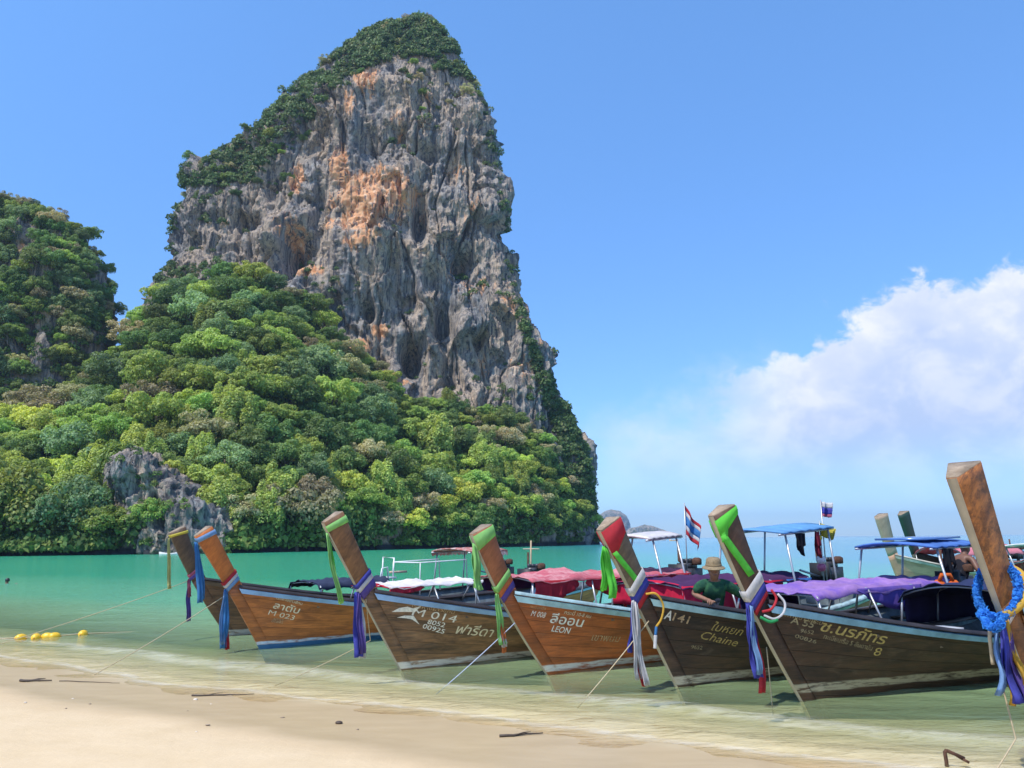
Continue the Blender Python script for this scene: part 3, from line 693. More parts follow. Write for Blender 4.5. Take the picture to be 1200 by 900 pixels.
# small trees breaking the skyline of the tower
for kn in ('dark', 'mid', 'olive'):
    KINDS['summit_' + kn] = dict(KINDS[kn], name='summit_' + KINDS[kn]['name'], label=KINDS[kn]['label'].replace('on the wooded slope', 'on top of the rock tower'), group=KINDS[kn]['group'].replace('forest trees', 'trees on top of the tower'))
tpx = pix_of(TQ); sky_i = np.where((TN[:, 2] > 0.25) & (TQ[:, 1] < TD + 6) & (((TQ[:, 2] > 150)) | ((tpx[:, 0] < 372) & (tpx[:, 1] < 235) & (TQ[:, 1] > TD - 22))))[0]; RNG.shuffle(sky_i); gs = []
for i_ in sky_i:
    q2 = tpx[i_]; rad = random.uniform(1.3, 2.6)
    if any((q2[0] - g[0]) ** 2 + (q2[1] - g[1]) ** 2 < (rad * 4.2) ** 2 for g in gs): continue
    gs.append(q2); p = TQ[i_]; plant_tree(random.choice(['summit_dark', 'summit_dark', 'summit_mid', 'summit_olive']), (p[0], p[1], p[2] - rad * 0.3), rad, random.uniform(0.9, 1.5))
    if len(gs) > 110: break
# scrub: uncountable bushes on the tower's crown, ledges and flanks, and the undergrowth below the trees
def bush_template(rng, n=70):
    d = rng.normal(size=(n, 3)); d /= np.linalg.norm(d, axis=1)[:, None]; d[:, 2] = np.abs(d[:, 2]) * 1.0 - 0.15
    p = d * (0.6 + 0.5 * rng.random(n))[:, None]; nn = d + 0.5 * rng.normal(size=(n, 3)); nn /= np.linalg.norm(nn, axis=1)[:, None]
    return quads_from(p, nn, 0.22 * (0.6 + 0.8 * rng.random(n)), rng)
BT = [bush_template(RNG) for _ in range(5)]
def scatter(name, pts, sizes, m, label):
    Vs = []; Fs = []; base = 0
    for p, s_ in zip(pts, sizes):
        V, Fq = BT[random.randrange(5)]; a = random.uniform(0, 6.28); c_, s2 = math.cos(a), math.sin(a)
        Rm = np.array([[c_, -s2, 0], [s2, c_, 0], [0, 0, random.uniform(0.8, 1.3)]])
        Vs.append(V @ Rm.T * s_ + p); Fs.append(Fq + base); base += len(V)
    return link(name, np_mesh(name, np.concatenate(Vs), np.concatenate(Fs), m), kind='stuff', label=label)

def scrubmat(name, cols):
    m, t, b, o = mat(name); geo = t.new('ShaderNodeNewGeometry'); pos = t.new('ShaderNodeTexCoord').outputs['Object']
    n = t.noise(pos, 0.09, 4, 0.6)
    c = t.mix(t.maprange(n, 0.35, 0.65), cols[0], cols[1]); c = t.mix(t.maprange(t.noise(pos, 0.35, 3, 0.6), 0.52, 0.68), c, cols[2])
    hs = t.new('ShaderNodeHueSaturation', None, Value=t.maprange(geo.outputs['Random Per Island'], 0, 1, 0.65, 1.35), Color=c)
    t.put(b, 'Base_Color', hs.outputs[0]); t.put(b, 'Roughness', 0.6); t.put(b, 'Specular_IOR_Level', 0.25)
    tr = t.new('ShaderNodeBsdfTranslucent', None, Color=hs.outputs[0]); ms = t.new('ShaderNodeMixShader', None, i0=0.3, i1=b.outputs[0], i2=tr.outputs[0]); t.L.new(ms.outputs[0], o.inputs[0])
    return m
m_scrub = scrubmat('scrub_leaf', ((0.075, 0.13, 0.04), (0.13, 0.20, 0.06), (0.21, 0.22, 0.09)))
tp = pix_of(TQ)
def inpoly(P, poly):
    x, y = P[:, 0], P[:, 1]; r = np.zeros(len(P), bool); n = len(poly)
    for i in range(n):
        (x1, y1), (x2, y2) = poly[i], poly[(i + 1) % n]
        c_ = ((y1 > y) != (y2 > y)) & (x < (x2 - x1) * (y - y1) / ((y2 - y1) + 1e-9) + x1); r ^= c_
    return r
VEG = [([(380, 60), (440, 20), (487, 5), (525, 20), (552, 75), (556, 96), (535, 92), (520, 80), (500, 66), (470, 66), (445, 76), (420, 82), (402, 92), (388, 118), (372, 130)], 0.95),
       ([(372, 80), (318, 130), (262, 175), (215, 195), (205, 225), (232, 215), (262, 220), (300, 215), (330, 175), (352, 150), (375, 135)], 0.85),
       ([(300, 150), (345, 130), (350, 175), (330, 220), (300, 215)], 0.3),
       ([(225, 225), (260, 225), (262, 262), (232, 262)], 0.7),
       ([(196, 250), (212, 215), (214, 250), (204, 330), (190, 335)], 0.55),
       ([(545, 70), (572, 105), (580, 160), (592, 240), (604, 320), (609, 360), (600, 350), (590, 300), (582, 235), (572, 160), (560, 110)], 0.30),
       ([(604, 350), (640, 440), (690, 530), (696, 640), (660, 640), (664, 560), (650, 500), (634, 470), (622, 420)], 0.85),
       ([(340, 310), (395, 315), (425, 345), (400, 372), (372, 345)], 0.45),
       ([(570, 455), (625, 450), (640, 480), (640, 520), (560, 500)], 0.6),
       ([(395, 375), (440, 330), (420, 330), (390, 350)], 0.4),
       ([(150, 330), (260, 300), (330, 340), (330, 360), (150, 380)], 0.5)]
vegp = np.zeros(len(TQ))
for poly, k in VEG: vegp = np.maximum(vegp, inpoly(tp, poly) * k)
nz_ = perlin(TQ * 0.06); vegp = vegp * sstep(-0.45, 0.25, nz_ + 0.5 * TN[:, 2] + (vegp - 0.45) * 0.9)
vegp = np.maximum(vegp, 0.5 * (TN[:, 2] > 0.72) * (nz_ > 0.05))         # any ledge flat enough to hold soil
ok = (TN[:, 1] < 0.55) & (TQ[:, 1] < TD + 14) & (TQ[:, 2] > 8) & (tp[:, 1] < 640)
cap = TQ[:, 2] > 150; vegp = np.where(cap, vegp * sstep(-0.25, 0.15, perlin(TQ * 0.13 + 5) + 0.35 * TN[:, 2]), vegp)
pr = vegp * ok * np.where(inpoly(tp, VEG[6][0]), 4.5, 1.0); idx = RNG.choice(len(TQ), 6200, replace=False, p=pr / pr.sum())
scatter('cliff_scrub', TQ[idx] + TN[idx] * 0.5, np.exp(RNG.uniform(-0.6, 0.85, len(idx))) * np.where(TQ[idx, 2] > 150, 1.0, 0.95), m_scrub, 'low green scrub on the crown, ledges and right flank of the rock tower')
# undergrowth
m_under = scrubmat('undergrowth_leaf', ((0.07, 0.13, 0.035), (0.15, 0.24, 0.05), (0.26, 0.29, 0.07)))
U = []; 
while len(U) < 4200:
    a, b_ = RNG.random(2); fi = int(a * 861 / 862 * (npx - 1)); fj = int((0.015 + 0.98 * b_ + 0.06) / 1.31 * (nt - 1)); p = SQ[fj, fi]
    U.append(p + (RNG.random(3) - 0.5) * (1.6, 1.0, 0.2) + (0, -0.4, 0.3))
for _ in range(700):
    fi = random.randrange(int(100 / 862 * npx), npx); p = SQ[int((random.uniform(0.004, 0.035) + 0.06) / 1.31 * (nt - 1)), fi]; U.append(p + np.array([random.uniform(-1, 1), random.uniform(-1.2, -0.2), random.uniform(-1.6, 0.6)]))
U = np.array(U); U[:, 2] = np.maximum(U[:, 2], 1.3); up_ = pix_of(U)
bare = (up_[:, 0] > 128) & (up_[:, 0] < 268) & (U[:, 1] < 141) & (up_[:, 1] > np.interp(up_[:, 0], [128, 152, 206, 236, 268], [540, 524, 556, 586, 610]))
U = U[~bare | (RNG.random(len(U)) < 0.08)]
hidx = RNG.choice(vis, 900, replace=False) if len(vis) > 900 else vis
hk = ~((hp[hidx, 0] > 12) & (hp[hidx, 0] < 44) & (hp[hidx, 1] > 258) & (hp[hidx, 1] < 314))
U2 = HQ[hidx[hk]] + HN[hidx[hk]] * 0.3
oidx = RNG.choice(len(OQ), 60, replace=False); 
scatter('undergrowth', np.concatenate([U, U2, OQ[oidx]]), np.concatenate([RNG.uniform(1.0, 2.6, len(U)), RNG.uniform(0.8, 1.9, len(U2)), RNG.uniform(0.4, 1.0, len(oidx))]), m_under, 'dense green undergrowth filling the gaps between the forest trees')
print('trees', len(spots), kc, len(got))

# ------------------------------------------------------------------ longtail boats
class Hull:
    def __init__(s, L=8.6, B=0.98, zj=1.2, zmid=0.54, zst=0.78, stem=((0, 0), (-0.76, 1.21), (-1.35, 2.13)), draft=0.34):
        s.L, s.B, s.zj, s.zmid, s.zst, s.draft = L, B, zj, zmid, zst, draft
        (x1, z1), (x2, z2) = stem[1], stem[2]
        A = np.array([[z1, z1 * z1], [z2, z2 * z2]]); s.k = np.linalg.solve(A, [x1, x2]); s.ztop = z2
    def xs(s, z): z = np.asarray(z, float); zc = np.maximum(z, 0); return s.k[0] * zc + s.k[1] * zc * zc + np.where(z < 0, -z * 0.55, 0)
    def zg(s, q):
        q = np.asarray(q, float)
        return np.where(q < 0.52, s.zmid + (s.zj - s.zmid) * np.clip(1 - q / 0.52, 0, 1) ** 1.9, s.zmid + (s.zst - s.zmid) * np.clip((q - 0.52) / 0.48, 0, 1) ** 2)
    def beam(s, q):
        q = np.asarray(q, float)
        return 0.075 + (s.B - 0.075) * (1 - np.clip(1 - q / 0.46, 0, 1) ** 2.1) * (1 - 0.45 * np.clip((q - 0.62) / 0.38, 0, 1) ** 1.8)
    def pt(s, q, t, side=-1, off=0.0):
        q = np.asarray(q, float); t = np.asarray(t, float)
        zk = -s.draft + 0.26 * np.clip((q - 0.6) / 0.4, 0, 1) ** 2
        z = zk + (s.zg(q) - zk) * t
        x = s.L * q + (s.xs(z) + 0.20) * np.clip(1 - q / 0.42, 0, 1) ** 1.6 + 0.35 * t * np.clip((q - 0.7) / 0.3, 0, 1) ** 2
        pw = 1.0 - 0.56 * sstep(0.0, 0.5, q); y = 0.045 + (s.beam(q) - 0.045) * np.clip(t, 0, 1.2) ** pw
        P = np.stack(np.broadcast_arrays(x, side * y, z), -1)
        if np.any(np.asarray(off) != 0):
            e = 1e-3; a = s.pt(q + e, t, side) - P; b = s.pt(q, t + e, side) - P; n = np.cross(a, b) * side
            n = n / (np.linalg.norm(n, axis=-1, keepdims=True) + 1e-12)
            n = np.where((n[..., 1:2] * side) < 0, -n, n); P = P + n * np.asarray(off)[..., None] if np.ndim(off) else P + n * off
        return P
    def at(s, x, z):
        """(q,t) of the hull side at local x,z"""
        x = np.asarray(x, float); z = np.asarray(z, float); q = np.clip(x / s.L, 0.0, 1)
        for _ in range(40):
            zk = -s.draft + 0.26 * np.clip((q - 0.6) / 0.4, 0, 1) ** 2
            t = (z - zk) / (s.zg(q) - zk)
            P = s.pt(q, t); q = np.clip(q - 0.6 * (P[..., 0] - x) / s.L, 0.0, 1)
        return q, t

QS = np.concatenate([np.linspace(0, 0.3, 16), np.linspace(0.3, 1.0, 15)[1:]])
def strip_mesh(name, Hh, t0, t1, side, off0, off1, m, qs=QS, nt_=3):
    """a strake or rail following the hull: smooth outer face with its own crisp top and bottom edges"""
    outer = [Hh.pt(qs, np.full_like(qs, t0 + (t1 - t0) * k / nt_), side, off1) for k in range(nt_ + 1)]
    lo = [Hh.pt(qs, np.full_like(qs, t0), side, off0), outer[0]]; hi = [outer[-1], Hh.pt(qs, np.full_like(qs, t1), side, off0)]
    V = []; F = []; sm = []; base = 0
    for grp, flag in ((outer, True), (lo, False), (hi, False)):
        P = np.stack(grp); a, b_ = P.shape[:2]; i = np.arange(a * b_).reshape(a, b_) + base; base += a * b_; V.append(P.reshape(-1, 3))
        f = np.stack([i[:-1, :-1].ravel(), i[:-1, 1:].ravel(), i[1:, 1:].ravel(), i[1:, :-1].ravel()], 1); F.append(f); sm += [flag] * len(f)
    me = np_mesh(name, np.concatenate(V), np.concatenate(F), m); me.polygons.foreach_set('use_smooth', np.array(sm)); return me

def text_mesh(body, size, m, name='lettering', shear=0.0, bold=0.0, align='LEFT'):
    cu = bpy.data.curves.new('t', 'FONT'); cu.body = body; cu.size = size; cu.shear = shear; cu.offset = bold; cu.align_x = align; cu.resolution_u = 3
    ob = bpy.data.objects.new('t', cu); COL.objects.link(ob); bpy.context.view_layer.update()
    dg = bpy.context.evaluated_depsgraph_get(); me = bpy.data.meshes.new_from_object(ob.evaluated_get(dg)); me.name = name
    bpy.data.objects.remove(ob); bpy.data.curves.remove(cu)
    me.materials.clear(); me.materials.append(m); return me

def hull_text(Hh, parent, body, x, z, w, h, m, rot=-8, shear=0.0, bold=0.0, off=0.010):
    """letters painted on the hull side: baseline start (x,z), run w, letter height h"""
    me = text_mesh(body, 1.0, m, shear=shear, bold=bold * 2)
    n = len(me.vertices); co = np.zeros(n * 3, np.float32); me.vertices.foreach_get('co', co); co = co.reshape(-1, 3).copy()
    thai = any(ord(c_) > 0xE00 for c_ in body)
    co[:, 0] = (co[:, 0] - co[:, 0].min()) * w / (np.ptp(co[:, 0]) + 1e-6); co[:, 1] *= h / (0.60 if thai else 0.70)
    me.vertices.foreach_set('co', co.ravel()); me.update()
    bm = bmesh.new(); bm.from_mesh(me); bmesh.ops.subdivide_edges(bm, edges=[e for e in bm.edges if e.calc_length() > 0.06], cuts=2); bm.to_mesh(me); bm.free()
    n = len(me.vertices); co = np.zeros(n * 3, np.float32); me.vertices.foreach_get('co', co); co = co.reshape(-1, 3)
    c, s_ = math.cos(R(rot)), math.sin(R(rot)); X = x + co[:, 0] * c - co[:, 1] * s_; Z = z + co[:, 0] * s_ + co[:, 1] * c
    q, t = Hh.at(X, Z); P = Hh.pt(q, t, -1, off); me.vertices.foreach_set('co', P.astype(np.float32).ravel()); me.update()
    return link('lettering', me, parent)

m_endgrain = wood('end_grain', (0.42, 0.32, 0.22), (0.30, 0.22, 0.15), stainf=0.4, rough=0.8)
m_inner = plain('hull_inside_paint', (0.13, 0.16, 0.17), 0.7, var=0.3)
m_floor = wood('floor_boards', (0.22, 0.16, 0.11), (0.15, 0.11, 0.08))
m_steel = plain('galvanised_pipe', (0.42, 0.43, 0.44), 0.4, 0.6)
m_white = plain('white_paint', (0.74, 0.73, 0.70), 0.5)
m_black = plain('black_rubber', (0.02, 0.02, 0.022), 0.6)
m_engine = plain('oily_engine_metal', (0.07, 0.07, 0.075), 0.45, 0.5, 0.4)
m_rust = plain('rusty_iron', (0.10, 0.045, 0.025), 0.85, 0.2, 0.4, 14, 0.5)
m_rope = plain('pale_rope', (0.46, 0.37, 0.23), 0.9, scale=30)
m_bluerope = plain('grey_blue_rope', (0.40, 0.44, 0.55), 0.9, scale=30)
m_strip = plain('stem_strip_wood', (0.42, 0.36, 0.25), 0.7, scale=5)

def post_frame(Hh, z):
    """leading-edge point and unit vectors (along, aft) of the stem at height z"""
    e = 0.01; p = Vector((float(Hh.xs(z)), 0, z)); p2 = Vector((float(Hh.xs(z + e)), 0, z + e)); T = (p2 - p).normalized(); N = Vector((T.z, 0, -T.x)); return p, T, N
def post_dims(Hh, z, big=1.0):
    u = max(0.0, (z - Hh.zj + 0.15) / (Hh.ztop - Hh.zj + 0.15)); lo = min(1, max(0, (Hh.zj - z) / Hh.zj))
    return (0.028 + 0.020 * u) * big, (0.085 + 0.045 * u - 0.02 * lo) * big, (0.235 + 0.065 * u + 0.03 * lo) * big      # half front, half back, depth
def post_ring(Hh, z, grow=0.0, big=1.0, tilt=0.0):
    p, T, N = post_frame(Hh, z); wf, wb, d = post_dims(Hh, z, big); g = grow; b = 0.012
    sec = [(-g, -wf - g + b), (-g + 0.004, -wf - g), (d * 0.5, -(wf + wb) / 2 - g), (d + g - b, -wb - g), (d + g, -wb - g + b), (d + g, wb + g - b), (d + g - b, wb + g), (d * 0.5, (wf + wb) / 2 + g), (-g + 0.004, wf + g), (-g, wf + g - b)]
    return [p + N * a + Vector((0, w, 0)) + T * (tilt * a) for a, w in sec]

def build_engine(root, x, z, m=m_engine):
    mb = MB(); mb.box((x, 0, z), (0.55, 0.34, 0.30)); mb.box((x - 0.02, 0, z + 0.20), (0.40, 0.22, 0.12))
    for k in range(3): mb.lathe([(0.05, 0), (0.055, 0.08), (0.03, 0.10)], (x - 0.15 + k * 0.14, 0.02, z + 0.25), 10)
    eng = mb.build('engine', m, root)
    mb = MB(); mb.box((x - 0.34, 0, z + 0.06), (0.08, 0.42, 0.36)); mb.build('radiator', m_black, eng)
    mb = MB(); mb.lathe([(0.09, 0), (0.10, 0.03), (0.10, 0.12), (0.05, 0.15)], (x + 0.08, -0.18, z + 0.22), 12); mb.build('air_filter', m_rust, eng)
    mb = MB(); mb.tube([(x + 0.1, 0.16, z + 0.2), (x + 0.1, 0.3, z + 0.3), (x + 0.14, 0.33, z + 0.62)], 0.028, 7); mb.build('exhaust_pipe', m_rust, eng)
    mb = MB(); mb.tube([(x - 0.3, 0, z - 0.05), (x - 1.1, 0, z + 0.12)], 0.022, 6); mb.build('tiller_handle', m_steel, eng)
    mb = MB(); mb.tube([(x + 0.2, 0, z - 0.04), (x + 2.3, 0, z - 0.75)], 0.035, 7); mb.build('propeller_shaft', m_steel, eng)
    mb = MB(); mb.tube([(x, 0, 0.3), (x, 0, z - 0.1)], 0.06, 8); mb.build('engine_post', m_steel, eng)

def canopy(root, Hh, spec):
    x0, x1, w, ze, zc = spec['x0'], spec['x1'], spec.get('w', 0.95), spec['ze'], spec['zc']
    mt = cloth(*spec['mat']); nx, ny = 40, 19; P = []
    drop = spec.get('valance', 0.06)
    for i in range(nx):
        u = i / (nx - 1); x = x0 + (x1 - x0) * u; row = []
        ribs = spec.get('ribs', 4); sag = 0.075 * abs(math.sin(math.pi * u * (ribs - 1))) ** 0.8 * spec.get('sag', 1.0)
        peak = spec.get('peak'); bump_ = 0.0
        if peak: bump_ = peak[1] * max(0, 1 - abs(u - peak[0]) / 0.22)
        nose = spec.get('nose', 0.0) * max(0, (0.22 - u) / 0.22) ** 1.5 + spec.get('tail', 0.0) * max(0, (u - 0.72) / 0.28) ** 1.6
        for j in range(ny):
            v = -1 + 2 * j / (ny - 1)
            zz = ze + (zc - ze) * (1 - abs(v) ** 2.2) - sag * (1 - v * v) + bump_ * (1 - abs(v)) - nose * (0.6 + 0.4 * (1 - v * v))
            zz += 0.014 * math.sin(u * 23 + v * 5) + 0.014 * math.sin(u * 37 - v * 13) + 0.008 * math.sin(u * 71 + v * 21)
            yy = v * w
            if j in (0, ny - 1): zz -= drop; yy *= 1.01
            row.append((x, yy, zz))
        P.append(row)
    cn = thick(MB().grid(P).build('canopy', mt, root, True), 0.012)
    # poles and ribs
    for k in range(spec.get('ribs', 4)):
        u = k / (spec.get('ribs', 4) - 1); x = x0 + 0.05 + (x1 - x0 - 0.1) * u; q, _ = Hh.at(np.array([x]), np.array([0.5])); yb = float(Hh.beam(q)[0]) * 0.97; zb = float(Hh.zg(q)[0])
        nose = spec.get('nose', 0.0) * max(0, (0.22 - u) / 0.22) ** 1.5 + spec.get('tail', 0.0) * max(0, (u - 0.72) / 0.28) ** 1.6
        for sd_ in (-1, 1):
            MB().tube([(x, sd_ * yb, zb - 0.1), (x, sd_ * w * 0.96, ze - 0.03 - nose * 0.6)], 0.018, 6).build('canopy_pole', m_steel, root)
        arch = [(x, w * 0.96 * v, ze + (zc - ze) * (1 - abs(v) ** 2.2) - 0.03 - nose * (0.6 + 0.4 * (1 - v * v))) for v in np.linspace(-1, 1, 9)]
        MB().tube(arch, 0.014, 5).build('canopy_rib', m_steel, root)
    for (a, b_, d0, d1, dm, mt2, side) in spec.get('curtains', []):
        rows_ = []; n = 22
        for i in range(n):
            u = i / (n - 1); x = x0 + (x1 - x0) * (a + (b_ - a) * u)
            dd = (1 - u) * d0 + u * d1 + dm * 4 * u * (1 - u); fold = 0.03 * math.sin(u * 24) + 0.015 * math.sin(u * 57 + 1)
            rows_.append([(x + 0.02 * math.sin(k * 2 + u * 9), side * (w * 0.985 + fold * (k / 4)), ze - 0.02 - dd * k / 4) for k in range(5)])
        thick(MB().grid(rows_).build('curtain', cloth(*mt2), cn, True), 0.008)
    for side_f in spec.get('front', []):
        mt2, dd, xf = side_f; rows_ = []
        for j in range(15):
            v = -1 + 2 * j / 14; zt = ze + (zc - ze) * (1 - abs(v) ** 2.2) - 0.02
            rows_.append([(x0 + (x1 - x0) * xf + 0.03 * math.sin(v * 14 + k), v * w * 0.97, zt - (zt - ze + dd) * k / 4) for k in range(5)])
        thick(MB().grid(rows_).build('end_curtain', cloth(*mt2), cn, True), 0.008)
    return cn

def stern_roof(root, Hh, x0, x1, z0, z1, w, m, edge_m=None, solar=False, scallop=0.0):
    mb = MB(); n = 14; P = []
    for i in range(n + 1):
        u = i / n; P.append([(x0 + (x1 - x0) * u, v * w, z0 + (z1 - z0) * u + 0.07 * (1 - v * v) + 0.012 * math.sin(i * 2.4 + v * 3)) for v in np.linspace(-1, 1, 9)])
    r_ = thick(mb.grid(P).build('stern_roof', m, root, True), 0.03)
    if scallop:
        for sd_ in (-1, 1):
            MB().grid([[(x0 + (x1 - x0) * i / 28, sd_ * w, z0 + (z1 - z0) * i / 28 - 0.01), (x0 + (x1 - x0) * i / 28, sd_ * (w + 0.015), z0 + (z1 - z0) * i / 28 - scallop * (0.55 + 0.45 * abs(math.sin(i * 1.1))))] for i in range(29)]).build('roof_fringe', m, r_)
    for (x, zz) in ((x0 + 0.15, z0), (x1 - 0.15, z1)):
        for sd_ in (-1, 1):
            q, _ = Hh.at(np.array([x]), np.array([0.5])); yb = float(Hh.beam(q)[0]) * 0.95
            MB().tube([(x, sd_ * yb, float(Hh.zg(q)[0]) - 0.1), (x, sd_ * w * 0.93, zz - 0.01)], 0.022, 6).build('roof_post', m_steel, root)
    for sd_ in (-1, 1):
        MB().tube([(x0 - 0.05, sd_ * w * 0.93, z0 - 0.03), (x1 + 0.05, sd_ * w * 0.93, z1 - 0.03)], 0.02, 6).build('roof_rail', edge_m or m_steel, r_)
    if solar:
        mb = MB(); zc_ = (z0 + z1) / 2 + 0.13; mb.box(((x0 + x1) / 2, 0.0, zc_), (1.25, 0.9, 0.035), Matrix.Rotation(-math.atan2(z1 - z0, x1 - x0), 3, 'Y')); sp = mb.build('solar_panel', plain('solar_cells', (0.10, 0.20, 0.42), 0.2, 0.2), r_)
    return r_

def make_boat(spec):
    Hh = Hull(**spec['hull']); x, y = spec['base']; al = R(spec['heading'])
    root = empty('longtail_boat', (x, y, 0), math.pi / 2 - al); tag(root, spec['label'], 'boat', spec.get('group'))
    mh = spec['wood']; big = spec.get('post', 1.0)
    detail = spec.get('detail', True)
    # hull shell and strakes
    qs = QS; tt_ = np.linspace(0.0, 0.995, 9); rows_ = []
    for side in (-1, 1):
        rows_.append(np.stack([Hh.pt(qs, np.full_like(qs, t_), side, -0.012) for t_ in tt_]))
    V = np.concatenate([r_.reshape(-1, 3) for r_ in rows_]); a, b_ = len(tt_), len(qs); F = []
    for k in range(2):
        i = np.arange(a * b_).reshape(a, b_) + k * a * b_
        F += [tuple(f) for f in np.stack([i[:-1, :-1].ravel(), i[:-1, 1:].ravel(), i[1:, 1:].ravel(), i[1:, :-1].ravel()], 1)]
    i0 = np.arange(a * b_).reshape(a, b_); i1 = i0 + a * b_
    F += [(i0[0, j], i0[0, j + 1], i1[0, j + 1], i1[0, j]) for j in range(b_ - 1)] + [(i0[j, -1], i0[j + 1, -1], i1[j + 1, -1], i1[j, -1]) for j in range(a - 1)] + [(i0[j, 0], i0[j + 1, 0], i1[j + 1, 0], i1[j, 0]) for j in range(a - 1)]
    hull = link('hull', np_mesh('hull', V, F, m_inner, True), root)
    ns = spec.get('strakes', 8) if detail else 6
    for side in (-1, 1):
        for k in range(ns):
            t0 = 0.02 + 0.975 * k / ns; t1 = 0.02 + 0.975 * (k + 1) / ns
            link('plank', strip_mesh('plank', Hh, t0 + 0.0014, t1 - 0.0014, side, -0.004, 0.006, mh), hull)
    # gunwale, rub rail, wash strip
    for side in (-1, 1):
        mb = MB(); rr = []
        for q in QS:
            p = Hh.pt(np.array([q]), np.array([1.0]), side)[0]; yo = p[1] + side * 0.045; yi = p[1] - side * 0.075
            rr.append([(p[0], yo, p[2] - 0.012), (p[0], yo, p[2] + 0.032), (p[0], yi, p[2] + 0.036), (p[0], yi, p[2] - 0.012), (p[0], yo, p[2] - 0.012)])
        mb.grid(rr); mb.build('gunwale', spec['gunwale'], root)
        link('rub_rail', strip_mesh('rub_rail', Hh, spec.get('rail', (0.925, 0.985))[0], spec.get('rail', (0.925, 0.985))[1], side, 0.0, 0.040, spec['rail_mat']), root)
    # floor, foredeck and thwarts
    fl = []
    for q in np.linspace(0.08, 0.97, 18):
        zf = 0.06 + 0.35 * max(0, 0.14 - q) / 0.14; q_, t_ = Hh.at(np.array([Hh.L * q]), np.array([zf])); yb = abs(Hh.pt(q_, t_)[0][1]) - 0.02
        fl.append([(Hh.L * q, -yb, zf), (Hh.L * q, yb, zf)])
    MB().grid(fl).build('floor_boards', m_floor, root)
    if detail:
        for xq in np.arange(1.0, Hh.L - 0.8, 0.95):
            q_ = xq / Hh.L; zt = float(Hh.zg(q_)) - 0.20; qq, t_ = Hh.at(np.array([xq]), np.array([zt])); yb = abs(Hh.pt(qq, t_)[0][1]) - 0.02
            MB().box((xq, 0, zt), (0.24, 2 * yb, 0.035)).build('thwart', m_floor, root)
        fd = []
        for q in np.linspace(0.0, 0.10, 6):
            p = Hh.pt(np.array([q]), np.array([0.93]), -1)[0]; fd.append([(p[0] + 0.03, p[1] + 0.02, p[2]), (p[0] + 0.03, -p[1] - 0.02, p[2])])
        MB().grid(fd).build('foredeck', m_floor, root)
    # stem and prow post
    zs = np.concatenate([np.linspace(-Hh.draft, Hh.zj, 10), np.linspace(Hh.zj, Hh.ztop, 12)[1:]])
    def post_part(name, zz, m_, parent):
        V = []; F = []; n = 10; k_ = len(zz)
        for z in zz: V += post_ring(Hh, float(z), 0.0, big)
        for i in range(k_ - 1):
            for k in range(n): F.append((i * n + k, i * n + (k + 1) % n, (i + 1) * n + (k + 1) % n, (i + 1) * n + k))
        F.append(tuple(range(n - 1, -1, -1))); F.append(tuple((k_ - 1) * n + k for k in range(n)))
        return MB().add(V, F).build(name, m_, parent)
    post_part('stem', np.linspace(-Hh.draft, Hh.zj - 0.06, 10), mh, root)
    post = post_part('prow_post', np.linspace(Hh.zj - 0.059, Hh.ztop, 13), spec['post_wood'], root)
    ring = post_ring(Hh, Hh.ztop, -0.001, big); p, T, N = post_frame(Hh, Hh.ztop); tp_ = [q + T * 0.010 for q in ring]
    mb = MB(); mb.add(ring + tp_, [(k, (k + 1) % 10, 10 + (k + 1) % 10, 10 + k) for k in range(10)] + [tuple(range(10, 20))]); mb.build('end_grain', m_endgrain, post)
    if spec.get('strip', True):
        mb = MB(); rr = []
        for z in zs:
            p, T, N = post_frame(Hh, float(z)); wf = post_dims(Hh, float(z), big)[0] * 0.75; rr.append([p + N * 0.003 + Vector((0, -wf, 0)), p - N * 0.012 + Vector((0, -wf, 0)), p - N * 0.012 + Vector((0, wf, 0)), p + N * 0.003 + Vector((0, wf, 0))])
        mb.grid(rr); mb.build('stem_strip', spec.get('strip_mat', m_strip), post)
    if 'canopy' in spec: canopy(root, Hh, spec['canopy'])
    if 'roof' in spec: stern_roof(root, Hh, **spec['roof'])
    if 'engine' in spec: build_engine(root, *spec['engine'])
    for tx in spec.get('text', []): hull_text(Hh, hull, **tx)
    spec['H'] = Hh; spec['root'] = root; spec['M'] = Matrix.Translation((x, y, 0)) @ Matrix.Rotation(math.pi / 2 - al, 4, 'Z'); spec['hull_obj'] = hull; spec['big'] = big
    return root

# paint and timber
rail_blue = plain('sky_blue_paint', (0.22, 0.42, 0.56), 0.5, scale=3, var=0.25)
rail_blue2 = plain('pale_blue_paint', (0.24, 0.40, 0.62), 0.5, scale=3, var=0.2)
rail_teal = plain('pale_teal_paint', (0.36, 0.55, 0.58), 0.5, scale=3, var=0.3)
gun_dark = plain('dark_gunwale_paint', (0.045, 0.035, 0.035), 0.5, scale=4, var=0.4)
gun_teal = plain('teal_gunwale_paint', (0.40, 0.56, 0.58), 0.5, scale=4, var=0.3)
let_cream = plain('cream_lettering_paint', (0.72, 0.62, 0.44), 0.6, scale=25, var=0.2)
let_white = plain('white_lettering_paint', (0.78, 0.74, 0.64), 0.6, scale=25, var=0.2)
let_gold = plain('gold_lettering_paint', (0.46, 0.33, 0.11), 0.6, scale=25, var=0.3)
let_faded = plain('faded_lettering_paint', (0.34, 0.27, 0.15), 0.7, scale=25, var=0.4)
let_tan = plain('tan_lettering_paint', (0.50, 0.33, 0.18), 0.7, scale=25, var=0.4)

